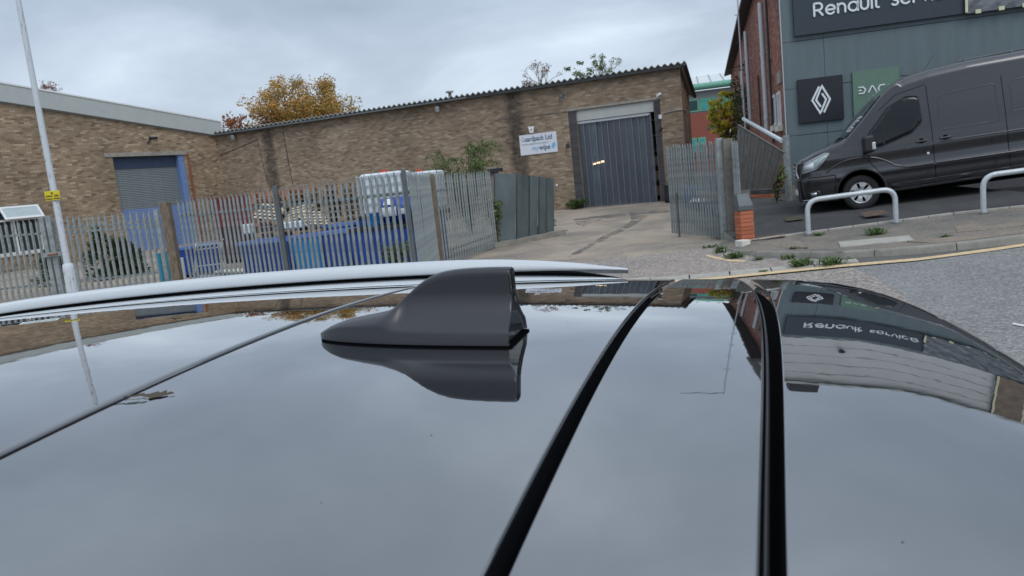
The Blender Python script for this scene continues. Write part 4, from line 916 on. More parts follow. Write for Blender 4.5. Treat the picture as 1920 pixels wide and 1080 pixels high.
# ================================================================== PALISADE FENCES
def pale_mesh(h, wd=.068):
    m = MB(); cs = [(-wd / 2, 0), (-wd * .3, 0), (-wd * .18, -.022), (wd * .18, -.022), (wd * .3, 0), (wd / 2, 0)]; t_ = .004
    lo = [(x, y, 0) for x, y in cs]; hi = [(x, y, h - .10) for x, y in cs]; n = len(cs)
    tip = [(x * .55, y - .006, h - (.0 if abs(x) < wd * .25 else .055)) for x, y in cs]
    m.grid([lo, hi, tip], smooth=False); m.grid([[(x, y + t_, z) for x, y, z in r_] for r_ in (lo, hi, tip)], smooth=False)
    return m.mesh('pale', 'galv', fix=False)
def fence(name, pts, pitch, label, cat='fence', mtp='galv', rail_side=.03, rails=(.32, -.38), hadj=0, group=None, pw=.074):
    """pts: list of (x, y, ztop)"""
    P = [Vector(p) for p in pts]; base = P[0]; r = empty(name, (base.x, base.y, gz(base.x, base.y)), label=label, cat=cat, group=group); bz = gz(base.x, base.y)
    for a, b in zip(P[:-1], P[1:]):
        d = Vector((b.x - a.x, b.y - a.y, 0)); Ln = d.length; d.normalize(); n = int(Ln / pitch); ang = math.atan2(d.y, d.x)
        za = a.z - gz(a.x, a.y) - .06; me = pale_mesh(za, pw)
        for k in range(n + 1):
            t = (k + .5) / (n + 1); p = a.lerp(b, t); zb_ = gz(p.x, p.y) + .06
            o = part('pale', me, r, (p.x - base.x, p.y - base.y, zb_ - bz), (random.gauss(0, .004), random.gauss(0, .006), ang), (1, 1, (p.z - zb_) / za * random.uniform(.992, 1.006)))
        for rr in rails:
            m = MB(); za_, zb_ = (a.z + rr if rr < 0 else gz(a.x, a.y) + rr) - bz, (b.z + rr if rr < 0 else gz(b.x, b.y) + rr) - bz
            nrm = Vector((-d.y, d.x, 0)) * rail_side
            p0 = Vector((a.x - base.x, a.y - base.y, za_)) + nrm; p1 = Vector((b.x - base.x, b.y - base.y, zb_)) + nrm; up = Vector((0, 0, .05)); th = Vector((-d.y, d.x, 0)) * .006 * (1 if rail_side > 0 else -1)
            m.add([p0, p1, p1 + up, p0 + up, p0 + th * 7, p1 + th * 7, p1 + up * .05 + th * 7, p0 + up * .05 + th * 7], [(0, 1, 2, 3), (0, 1, 5, 4), (4, 5, 6, 7)]); m.build('rail', mtp, r, fix=False)
    return r
def tp3(px, py, Y): q = onY(px, py, Y); return (q.x, q.y, q.z)
fA = fence('palisade_fence', [tp3(759, 321, 12.8), tp3(424, 364, 16.3), tp3(330, 375, 17.4)][::-1], .165, 'grey galvanised palisade fence in front of the blue bins', pw=.078)
fB = fence('palisade_fence', [tp3(762, 320, 12.9), tp3(806, 324, 16.0)], .150, 'short palisade return running back to the old brown post')
fC = fence('palisade_fence', [tp3(812, 326, 16.1), tp3(918, 319, 19.4)], .155, 'palisade section between the old brown post and the solid sheets')
fD = fence('palisade_fence', [tp3(285, 393, 18.6), tp3(96, 407, 18.6)][::-1], .155, 'palisade gate leaf right of the lamp post before the shutter', rails=(.32, -.30, -.42))
fE = fence('palisade_fence', [tp3(84, 409, 18.6), tp3(-160, 428, 18.6)][::-1], .155, 'palisade section at the far left in front of the open window', rails=(.32, -.38))
def post(px, py, Y, wd, dp, mt, label, name='fence_post', cat='post', extra=0.0, tilt=0):
    q = onY(px, py, Y); z0_ = gz(q.x, q.y); r = MB().box(-wd / 2, wd / 2, -dp / 2, dp / 2, -.05, q.z - z0_ + extra)
    o = r.build(name, mt, None, label=label, cat=cat); o.location = (q.x, q.y, z0_); o.rotation_euler = (0, tilt, 0); bevel_mod(o, .008); return o
post(806, 326, 15.9, .16, .14, 'post_brown', 'old brown post at the end of the short palisade return')
post(309, 379, 17.4, .20, .2, 'post_brown', 'weathered brown post between the gate and the blue bins', tilt=0)
post(756, 318, 12.8, .07, .07, 'galv_dark', 'dark steel corner post of the palisade fence')
post(515, 348, 15.0, .09, .09, 'galv_dark', 'dark steel post in front of the stacked pallets')
post(90, 405, 18.5, .12, .10, 'galv', 'steel gate post left of the lamp post')
post(78, 407, 18.5, .10, .10, 'galv', 'steel gate post under the open window corner')
post(292, 392, 18.5, .10, .08, 'galv', 'steel gate post beside the weathered brown post')
lk = empty('gate_lock', tuple(onY(88, 478, 18.4)), label='rusty gate latch between the two steel gate posts', cat='latch'); MB().box(-.1, .35, -.04, .02, -.05, .05).build('plate', 'galv', lk); MB().tube([(.05, -.06, 0), (.3, -.06, .01)], .02, 6).build('bolt', 'rust_pipe', lk)
# solid sheets
xs_ = [(925, 325, 463), (966, 326, 458), (990, 329, 452), (1008, 331, 449), (1022, 333, 446), (1039, 335, 441)]
hd = empty('sheet_hoarding', tuple(ong(925, 465)), label='solid grey green metal sheets continuing the palisade fence to the yard', cat='fence'); b0_ = Vector(ong(925, 465))
for i in range(5):
    (x0, t0, l0), (x1, t1, l1) = xs_[i], xs_[i + 1]; ga, gb = ong(x0 + 1, l0), ong(x1, l1); ta, tb = onY(x0 + 1, t0, ga.y), onY(x1, t1, gb.y)
    d = (gb - ga).normalized(); nrm = Vector((-d.y, d.x, 0)).normalized() * .03; off = -nrm * (.6 if i % 2 else 0)
    m = MB(); q = [ga + d * .003, gb - d * .003, tb - d * .003, ta + d * .003]; m.add([v + off - b0_ for v in q] + [v + off + nrm - b0_ for v in q], [(0, 1, 2, 3), (7, 6, 5, 4), (0, 4, 5, 1), (1, 5, 6, 2), (2, 6, 7, 3), (3, 7, 4, 0)]); m.build('panel', 'sheet_metal', hd); js = MB(); e_ = d * .025; f_ = -nrm * .9; js.add([ga - b0_ + f_, ga - b0_ + e_ + f_, ta - b0_ + e_ + f_, ta - b0_ + f_], [(0, 1, 2, 3)]); js.build('joint', 'gutter', hd)
a, b = ong(925, 465), ong(1045, 441)
m = MB(); d = (b - a).normalized(); nr = Vector((d.y, -d.x, 0)) * .22; p0, p1 = a - d * 1.6, b + d * .1
m.add([p0 - b0_ - nr * .3, p1 - b0_ - nr * .3, p1 + nr - b0_, p0 + nr - b0_] + [v + Vector((0, 0, .13)) for v in (p0 - b0_ - nr * .3, p1 - b0_ - nr * .3, p1 + nr - b0_, p0 + nr - b0_)], [(0, 1, 5, 4), (1, 2, 6, 5), (2, 3, 7, 6), (3, 0, 4, 7), (4, 5, 6, 7)]); m.build('plinth', 'concrete', hd)
# open gate at the right with posts
gA, gB = tp3(1344, 262, 16.0), tp3(1247, 274, 18.0)
gate = fence('palisade_gate', [gB, gA], .108, 'open palisade gate leaf standing in the yard entrance', 'gate', rails=(.30, -.36, -1.05), rail_side=.03, pw=.064)
q = Vector(gA) - Vector(gB); MB().box(-.02, .02, -.02, .02, -.05, 1.0).build('drop_bolt', 'galv_dark', gate).location = (q.x * .15, q.y * .15 - .1, .0)
post(1347, 259, 15.9, .13, .12, 'galv', 'steel hinge post of the open yard gate'); post(1362, 260, 15.8, .18, .18, 'post_conc', 'weathered concrete post beside the open yard gate')
fF = fence('palisade_fence', [tp3(1371, 262, 15.7), tp3(1384, 262, 15.1)], .14, 'narrow strip of palisade between the concrete post and the brick pillar', rails=(.3, -.4))
r_ = onY(1311, 395, 19); 

# ================================================================== LAMP POST
q = onY(127, 497, 14.2); lp = empty('lamp_post', (q.x, q.y, gz(q.x, q.y)), label='tall grey lamp post with flaking paint in front of the fence', cat='lamp post')
bm_ = MB(); bm_.tube([(0, 0, -.05), (0, 0, q.z - .12), (0, 0, q.z - .03), (0, 0, q.z)], [.098, .098, .09, .062], 16); bm_.build('base_compartment', 'flaky', lp)
MB().tube([(0, 0, q.z), (0, 0, 3.0), (0, 0, 6.5)], [.058, .055, .042], 14).build('column', 'flaky', lp)
MB().tube(fillet([(0, 0, 6.4), (.0, 0, 6.62), (.95, .1, 6.66)], .12), .022, 8).build('arm', 'galv_dark', lp); bevel_mod(MB().box(.55, .98, .0, .16, 6.62, 6.68).build('lantern', 'galv', lp), .03)
MB().box(-.045, .045, -.101, -.095, .25, .85).build('access_door', 'flaky', lp)
z_ = onY(104, 366, 14.1).z; ys_ = empty('warning_sign', (q.x + .0, q.y - .07, z_), label='small yellow sign strapped to the lamp post', cat='sign')
bevel_mod(MB().box(-.135, .135, -.008, 0, -.085, .085).build('plate', 'sign_yellow', ys_), .002, 1); text('Alarm  Safe', .05, ys_, 'ink_brown', 0, -.02, -.011, align='CENTER', depth=.001, bold=.002); text('Camera Watch', .042, ys_, 'ink_brown', 0, -.068, -.011, align='CENTER', depth=.001, bold=.002)
MB().prism([(-.018, .025), (.018, .025), (.018, .05), (0, .068), (-.018, .05)], -.011, -.008).build('emblem', 'ink_brown', ys_); MB().tube([(0, .05, .03), (0, .01, .03)], .02, 6).build('bracket', 'galv_dark', ys_)

# ================================================================== YARD CONTENTS
def bin_(px, py, Y, wd, dp, mt, rim, label, ribs=5, ang=0, name='storage_bin', group=None):
    q = onY(px, py, Y); z0_ = gz(q.x, q.y); h = q.z - z0_; r = empty(name, (q.x, q.y, z0_), ang, label=label, cat='bin', group=group)
    m = MB(); t = .04
    bot, top = (wd * .47, dp * .46), (wd * .5, dp * .5)
    def ring(s, z): return [(-s[0], -s[1], z), (s[0], -s[1], z), (s[0], s[1], z), (-s[0], s[1], z)]
    m.grid([ring(bot, .08), ring(top, h - .05), ring((top[0] - .03, top[1] - .03), h - .05), ring((bot[0] - .03, bot[1] - .03), .12)], smooth=False, closed=True); m.add(ring(bot, .08), [(0, 1, 2, 3)]); m.build('body', mt, r)
    m = MB(); o_, i_ = (top[0] + .025, top[1] + .025), (top[0] - .03, top[1] - .03); m.grid([ring(o_, h - .07), ring(o_, h), ring(i_, h), ring(i_, h - .07)], smooth=False, closed=True); bevel_mod(m.build('rim', rim, r), .006, 1)
    m2 = MB(); m2.prism([(0, .12), (.03, .12), (.03, h - .1), (0, h - .1)], 0, .03); me = m2.mesh('rib', mt)
    for k in range(ribs): part('rib', me, r, (-wd * .42 + wd * .84 * k / max(1, ribs - 1) - .015, -dp * .5 - .005, 0))
    for sx in (-1, 1): MB().box(sx * wd * .38 - .06, sx * wd * .38 + .06, -dp * .4, dp * .4, 0, .08).build('runner', mt, r)
    return r
A0 = W.ang * .5
bin_(512, 447, 17.4, 1.18, 1.0, 'plastic_blue', 'plastic_blue_rim', 'dark blue bin at the left end of the row behind the fence', 5, A0)
bin_(587, 437, 17.2, .66, .9, 'plastic_sky', 'plastic_blue_rim', 'bright sky blue bin between two dark blue bins', 3, A0)
bin_(642, 430, 17.0, .62, .9, 'plastic_blue', 'plastic_blue_rim', 'narrow dark blue bin right of the sky blue bin', 3, A0)
bin_(640, 418, 18.3, .72, .6, 'plastic_blue', 'plastic_blue_rim', 'taller dark blue bin standing behind the row', 3, A0)
bin_(733, 420, 16.6, 1.55, 1.1, 'plastic_blue', 'dark', 'large dark blue tank with a black rim under the blue drum', 6, A0)
bin_(800, 413, 17.8, .7, 1.0, 'plastic_blue', 'plastic_blue', 'dark blue bin behind the fence corner', 3, A0)
bin_(352, 462, 20.3, .34, .5, 'plastic_blue', 'plastic_blue_rim', 'narrow blue bin behind the weathered post', 2, A0)
bin_(382, 456, 20.6, .50, .5, 'plastic_blue', 'plastic_blue_rim', 'blue bin behind the metal trolley', 3, A0)
# blue tub, drum, white tank
q = onY(698, 400, 17.2); tb = empty('plastic_tub', (q.x, q.y, q.z - .36), label='bright sky blue tub standing on the dark blue tank', cat='tub')
MB().tube([(0, 0, 0), (0, 0, .34), (0, 0, .36)], [.11, .14, .15], 14).build('body', 'plastic_sky', tb)
q = onY(700, 400, 17.2)
q = onY(752, 392, 16.7); dr_ = empty('drum', (q.x, q.y, q.z), A0, label='blue plastic drum with white labels lying on the blue tank', cat='drum')
m = MB(); m.tube([(-.44, 0, 0), (-.43, 0, 0), (-.40, 0, 0), (-.15, 0, 0), (-.13, 0, 0), (.13, 0, 0), (.15, 0, 0), (.40, 0, 0), (.43, 0, 0), (.44, 0, 0)], [.20, .245, .265, .265, .28, .28, .265, .265, .245, .20], 24); m.build('body', 'plastic_blue', dr_)
m = MB(); 
def lab(a0, a1, x0, x1):
    rows = [[(x0 + (x1 - x0) * j, -.284 * math.cos(R(a)), .284 * math.sin(R(a))) for j in (0, 1)] for a in np.linspace(a0, a1, 8)]; mm = MB(); mm.grid(rows); mm.build('label', 'plastic_white', dr_, fix=False)
lab(-25, 15, -.33, -.02); lab(-20, 5, .03, .2)
lab(25, 60, -.30, -.12)
def ibc(px, py, Y, label, dz=0):
    q = onY(px, py, Y); h = 1.0; r = empty('liquid_tank', (q.x, q.y, q.z - h), A0, label=label, cat='tank')
    bevel_mod(MB().box(-.52, .52, -.45, .45, .0, h - .03).build('bottle', 'plastic_white', r), .09, 4)
    MB().tube([(0, -.1, h - .04), (0, -.1, h + .03)], .09, 12).build('cap', 'red_cap', r)
    m = MB()
    for k in range(7): x = -.55 + 1.1 * k / 6; m.box(x - .012, x + .012, -.485, -.465, -.02, h - .04)
    for k in range(5): z = .06 + .84 * k / 4; m.box(-.56, .56, -.505, -.485, z, z + .022)
    for k in range(5): z = .06 + .84 * k / 4; m.box(-.58, -.56, -.5, .47, z, z + .022); m.box(.56, .58, -.5, .47, z, z + .022)
    m.build('cage', 'galv_pale', r); MB().box(-.56, .56, -.48, .48, -.14, -.02).build('pallet', 'dark', r)
    return q
ibc(722, 321, 18.6, 'white caged liquid tank with a red cap behind the fence'); ibc(788, 320, 19.8, 'second white caged liquid tank partly behind the fence return')
# stand below the white tanks
q = onY(722, 321, 18.6); bin_(722, 400, 18.6, 1.1, .95, 'plastic_blue', 'dark', 'dark blue box supporting the red capped tank', 4, A0); q2 = onY(788, 320, 19.8); bin_(788, 396, 19.8, 1.1, .95, 'plastic_blue', 'dark', 'dark blue box supporting the second white tank', 4, A0)
# pallets
def pallet_meshes(mt):
    m = MB()
    for x in (-.53, 0, .53):
        for y in (-.45, 0, .45): m.box(x - .06, x + .06, y - .05, y + .05, .018, .104)
    blocks = m.mesh('pallet', mt); d = MB(); d.box(-.6, .6, -.045, .045, 0, .02); b2 = MB(); b2.box(-.05, .05, -.5, .5, 0, .018)
    return blocks, d.mesh('deck_board', mt), b2.mesh('base_board', mt)
PMS = {k: pallet_meshes(k) for k in ('timber', 'timber_old', 'timber_orange', 'timber_pale')}
def pallet(loc, ang, mt, label, tilt=(0, 0), group='stacked wooden pallets behind the fence'):
    b_, d_, s_ = PMS[mt]; o = bpy.data.objects.new('pallet', None); COL.objects.link(o); o.location = loc; o.rotation_euler = (tilt[0], tilt[1], ang); tag(o, label, 'pallet', group); part('spacer_blocks', b_, o)['kind'] = 'stuff'
    for k in range(5): part('deck_board', d_, o, (0, -.455 + .2275 * k, .122))
    for x in (-.53, 0, .53): part('base_board', s_, o, (x, 0, 0))
    for y in (-.45, 0, .45): part('deck_board', d_, o, (0, y, .103), scale=(1, 1, .9))
    return o
ORD = ['bottom', 'second', 'third', 'fourth', 'fifth', 'sixth', 'seventh', 'eighth', 'ninth', 'tenth', 'eleventh', 'twelfth', 'thirteenth', 'fourteenth', 'fifteenth']
for (px, ptop, Y, where, n, seed) in ((523, 356, 21.5, 'left stack by the red container', 13, 1), (588, 350, 21.3, 'middle stack', 14, 2), (650, 341, 21.0, 'right stack by the white tank', 14, 3)):
    random.seed(seed); q = onY(px, ptop, Y); z0_ = gz(q.x, q.y)
    for k in range(n):
        z = z0_ + k * (q.z - z0_) / n; mt = random.choice(['timber', 'timber_old', 'timber', 'timber_orange' if px < 600 else 'timber'])
        if k >= n - 2 and px == 523: mt = 'timber_orange'
        pallet((q.x + random.gauss(0, .025), q.y + random.gauss(0, .02), z), A0 + random.gauss(0, .03), mt, 'wooden pallet, %s from the ground in the %s' % (ORD[k], where))
    tarps = None
q = onY(655, 352, 20.4); m = MB(); 
rp = [(505, 402, 18.5, -50, 'pale leaning pallet, left of the slanted pair above the bins'), (560, 404, 18.6, -60, 'pale leaning pallet, middle of the slanted ones above the bins'), (588, 414, 18.1, -66, 'pale leaning pallet, right of the slanted ones above the bins')]
for i, (px, py, Y, tl, lab_) in enumerate(rp):
    q = onY(px, py, Y); pallet((q.x, q.y, q.z), A0 + (.1, -.2, .9)[i], 'timber_pale', lab_, (R(30), R((10, -8, 6)[i])), 'pale pallets leaning above the blue bins').scale = (.5, .62, .62)
q = onY(495, 432, 17.6); o = bevel_mod(MB().box(-.13, .13, -.12, .12, 0, .22).build('foam_block', 'plastic_white', None, label='white foam block on the rim of the left blue bin', cat='foam block'), .03); o.location = (q.x - .35, q.y, q.z - .04)
q = onY(553, 428, 17.4); o = bevel_mod(MB().box(-.22, .22, -.12, .12, 0, .16).build('foam_block', 'plastic_white', None, label='white foam block between the left and sky blue bins', cat='foam block'), .03); o.location = (q.x, q.y, q.z)
# red skip
q = onY(462, 366, 23.5); z0_ = gz(q.x, q.y); rs = empty('red_skip', (q.x, q.y, z0_), A0, label='dark red metal container behind the fence left of the pallets', cat='container')
hh = q.z - z0_; MB().box(-.75, .75, -.6, .6, .1, hh * .55).build('body', 'red_dark', rs); MB().box(-.77, .77, -.62, .62, hh * .55, hh - .1).build('upper_band', 'red_paint', rs); MB().box(-.8, .8, -.65, .65, hh - .1, hh).build('rim', 'red_paint', rs)
for k in range(6): MB().box(-.72 + k * .28, -.66 + k * .28, -.65, -.62, .1, hh - .1).build('rib', 'red_dark', rs)
for sx in (-.6, .6): MB().box(sx - .08, sx + .08, -.55, .55, 0, .1).build('runner', 'red_dark', rs)
# trolley
q = onY(385, 440, 18.6); tz = gz(q.x, q.y); tr_ = empty('trolley', (q.x, q.y, tz), .1, label='pale metal trolley frame behind the fence by the brown post', cat='trolley')
for x in (-.3, .3): MB().tube(fillet([(x - .1, 0, .05), (x, 0, .75), (x + .05, 0, .95), (x + .02, .3, .97)], .1, 3), .018, 6).build('upright', 'galv_pale', tr_)
for z in (.4, .8, .9): MB().tube([(-.3, 0, z), (.32, 0, z)], .015, 6).build('crossbar', 'galv_pale', tr_)
MB().box(-.35, .3, -.05, .45, .12, .15).build('deck', 'galv_pale', tr_)
for x in (-.3, .3): MB().tube([(x - .02, 0, .08), (x + .02, 0, .08)], .08, 10).build('wheel', 'rubber', tr_)
for (px, py, Y, mt, lab_) in ((297, 476, 17.8, 'plastic_teal', 'teal plastic post left of the weathered brown post'), (313, 472, 18.3, 'plastic_teal', 'second teal post just behind the weathered brown post'), (340, 485, 18.0, 'plastic_white', 'white pipe standing behind the fence right of the brown post')):
    q = onY(px, py, Y); z0_ = gz(q.x, q.y); o = empty('marker_post', (q.x, q.y, z0_), label=lab_, cat='post'); MB().tube([(0, 0, 0), (0, 0, q.z - z0_)], .045, 10).build('pipe', mt, o); MB().tube([(0, 0, q.z - z0_), (0, 0, q.z - z0_ + .02)], [.052, .04], 10).build('cap', mt, o)
for i, (px, Y) in enumerate(((415, 19.5), (437, 19.4), (455, 19.2))):
    q = onY(px, 500, Y); o = bevel_mod(MB().box(-.16, .16, -.12, .12, 0, .16).build('stone_block', 'stone_white', None, label='pale block lying on the yard ' + ('nearest the trolley', 'midway between trolley and bins', 'nearest the left blue bin')[i], cat='block'), .04); o.location = (q.x, q.y, gz(q.x, q.y)); o.rotation_euler = (0, 0, .3 * i)
q = onY(822, 466, 15.8); o = bevel_mod(MB().box(-.14, .14, -.02, .02, 0, .36).build('white_panel', 'plastic_white', None, label='white panel leaning at the foot of the old brown post', cat='panel'), .01); o.location = (q.x - .12, q.y - .12, gz(q.x, q.y)); o.rotation_euler = (R(-8), R(-12), 0)
q = onY(925, 312, 21.5); o = empty('stacked_tiles', tuple(q), A0, label='grey slab pile on top of the enclosure corner behind the sheets', cat='slabs'); MB().box(-.14, .12, -.2, .2, -.07, -.02).build('slab', 'concrete', o); MB().box(-.15, .22, -.2, .2, -.16, -.06).build('slab', 'dark', o); MB().box(-.1, .1, -.1, .1, gz(0, 21) - q.z, -.16).build('pier', 'mortar', o)
# seen through the gate
q = onY(1296, 352, 27); o = bin_(1294, 350, 26, .42, .5, 'plastic_blue', 'plastic_blue_rim', 'small blue bin seen through the open gate', 2, A0)
random.seed(4); q = ong(1330, 400); o = bevel_mod(MB().tube([(-.4, 0, .18), (-.2, 0, .24), (.2, 0, .22), (.45, 0, .15)], [.1, .22, .2, .08], 10).build('rubbish_sack', 'plastic_white', None, label='white rubbish sack seen through the open gate', cat='sack'), .02); o.location = (q.x, q.y + 1, gz(q.x, q.y))
dm = empty('waste_bin', tuple(ong(1254, 380)), label='small black bin half hidden beyond the gate edge', cat='bin'); bevel_mod(MB().box(-.10, .12, -.2, .2, .05, .62).build('body', 'dark', dm), .04); bevel_mod(MB().box(-.12, .14, -.22, .22, .62, .67).build('lid', 'dark', dm), .03); MB().tube([(-.1, .15, .1), (.1, .15, .1)], .1, 10).build('wheel', 'rubber', dm)

# ================================================================== right-hand yard edge: pillar, low wall, leaning fence, barrier
q = onz(1398, 451, .2); pl = empty('brick_pillar', tuple(q), .1, label='short orange brick pillar with a dark sloping cap beside the gate', cat='pillar')
MB().box(-.115, .115, -.10, .10, -.1, .555).build('core', 'mortar', pl)
m1 = MB(); m1.box(0, .2, -.125, -.10, 0, .065); 
core = [c for c in pl.children][0]
mA = MB(); mA.box(-.123, .123, -.125, -.1, 0, .066); mA = mA.mesh('brick', 'brick_red'); mB_ = MB(); mB_.box(.116, .14, -.10, .11, 0, .066); mB_ = mB_.mesh('brick', 'brick_red'); mC = MB(); mC.box(-.14, -.116, -.10, .11, 0, .066); mC = mC.mesh('brick', 'brick_red')
for k in range(8):
    for mm in (mA, mB_, mC): part('brick', mm, core, (0, random.uniform(-.003, .003), -.02 + k * .074))
mb = MB(); mb.box(-.15, .13, -.14, .14, .572, .66); mb.add([(-.15, -.14, .66), (.13, -.14, .66), (.13, .14, .66), (-.15, .14, .66), (-.13, -.02, .88), (.10, -.02, .88), (.10, .14, .88), (-.13, .14, .88)], [(0, 1, 5, 4), (1, 2, 6, 5), (2, 3, 7, 6), (3, 0, 4, 7), (4, 5, 6, 7)]); bevel_mod(mb.build('cap', 'galv_dark', pl), .008)
q = onz(1393, 460, .15); o = bevel_mod(MB().box(-.1, .1, -.1, .1, -.05, .10).build('marker_stone', 'stone_white', None, label='small white stone at the foot of the brick pillar', cat='stone'), .015); o.location = tuple(q); o.rotation_euler = (0, 0, .4)
# low wall of blue coping bricks over red bricks
lwA, lwB = onz(1408, 376, .56), onz(1462, 371, .60); LW = Wall(lwA, ((lwB - lwA).x, (lwB - lwA).y)); ll = (lwB - lwA).length
lwl = LW.root('low_wall', label='low boundary wall of red bricks with blue coping bricks behind the van nose', cat='wall'); lz = .50
core = MB().box(0, ll + .35, 0, .2, lz - .3, lz + .30).build('core', 'mortar', lwl)
m_r = MB(); m_r.box(0, .215, -.012, .04, 0, .065); m_r = m_r.mesh('brick', 'brick_red'); m_b = MB(); m_b.box(0, .065, -.015, .21, 0, .105); m_b = m_b.mesh('brick', 'brick_blue')
for k in range(3):
    for j in range(int(ll / .225)): part('brick', m_r, core, (j * .225 + (k % 2) * .1, 0, lz + .0 + k * .075))
for j in range(int((ll + .3) / .075)): part('brick', m_b, core, (j * .075, 0, lz + .225))
p_ = onz(1487, 370, .62); 
# leaning board fence
c0, c1, c2, c3 = onY(1384, 236, 17.6), onY(1471, 288, 16.9), onY(1449, 352, 17.3), onY(1376, 357, 17.9)
lf_ = empty('leaning_fence', tuple(c3), label='weathered grey board fence panel leaning over behind the pillar', cat='fence')
for k in range(13):
    a, b = k / 13, (k + .9) / 13; q = [c3.lerp(c2, a), c3.lerp(c2, b), c0.lerp(c1, b), c0.lerp(c1, a)]; th = Vector((.0, .02, 0)); sh_ = Vector((0, -.012, 0)) if k % 2 else Vector((0, 0, 0))
    m = MB(); m.add([v + sh_ - c3 for v in q] + [v + sh_ + th - c3 for v in q], [(0, 1, 2, 3), (7, 6, 5, 4), (0, 4, 5, 1), (1, 5, 6, 2), (2, 6, 7, 3), (3, 7, 4, 0)]); m.build('board', 'timber_grey', lf_)
for t in (.12, .85):
    a, b = c3.lerp(c0, t) - c3, c2.lerp(c1, t) - c3; m = MB(); m.tube([tuple(a + Vector((0, .05, 0))), tuple(b + Vector((0, .05, 0)))], .03, 4); m.build('rail', 'timber_grey', lf_)
a, b = c0 - c3, c1 - c3; MB().tube([tuple(a + Vector((0, 0, .02))), tuple(b + Vector((0, 0, .02)))], .022, 4).build('capping', 'timber_grey', lf_)
# barrier pole
e0, e1 = onY(1394, 223, 23.5), onY(1466, 264, 18.8); q = onY(1472, 345, 18.8)
bp_ = empty('barrier', (e1.x + .1, e1.y, .6), label='old pale barrier pole on a grey steel post by the cladding corner', cat='barrier'); B0 = Vector((e1.x + .1, e1.y, .6))
MB().tube([tuple(e0 - B0), tuple(e1 - B0)], .055, 10).build('arm', 'flaky', bp_); MB().tube([(0, 0, -.1), (0, 0, e1.z - .6 + .12)], .085, 12).build('pillar', 'galv', bp_)
random.seed(5); p = onY(1455, 340, 18.6); shrub((p.x, p.y, .55), .9, .3, 'leaf_green', 'green weeds between the leaning fence and the cladding corner', 14, .05, 77, False, 'weed', 'weed', stems=12)

# cycle hoops
def hoop(pa, pb, za, zb, h, label, r=.045):
    A, B = onz(pa[0], pa[1], za), onz(pb[0], pb[1], zb); o = empty('hoop_barrier', tuple(A), label=label, cat='hoop barrier', group='steel hoops along the forecourt edge'); d = B - A
    pts = fillet([(0, 0, -.05), (0, 0, h), (d.x, d.y, h + d.z), (d.x, d.y, d.z - .05)], .22, 9); MB().tube(pts, r, 14).build('hoop', 'galv_pale', o); MB().tube([(0, 0, -.01), (0, 0, .01)], .07, 12).build('ground_collar', 'galv', o); MB().tube([(d.x, d.y, d.z - .01), (d.x, d.y, d.z + .01)], .07, 12).build('ground_collar', 'galv', o)
hoop((1516, 438), (1680, 417), .26, .33, .60, 'pale steel hoop in front of the van front wheel'); hoop((1844, 398), (2010, 378), .40, .46, .62, 'pale steel hoop at the right edge under the van side')

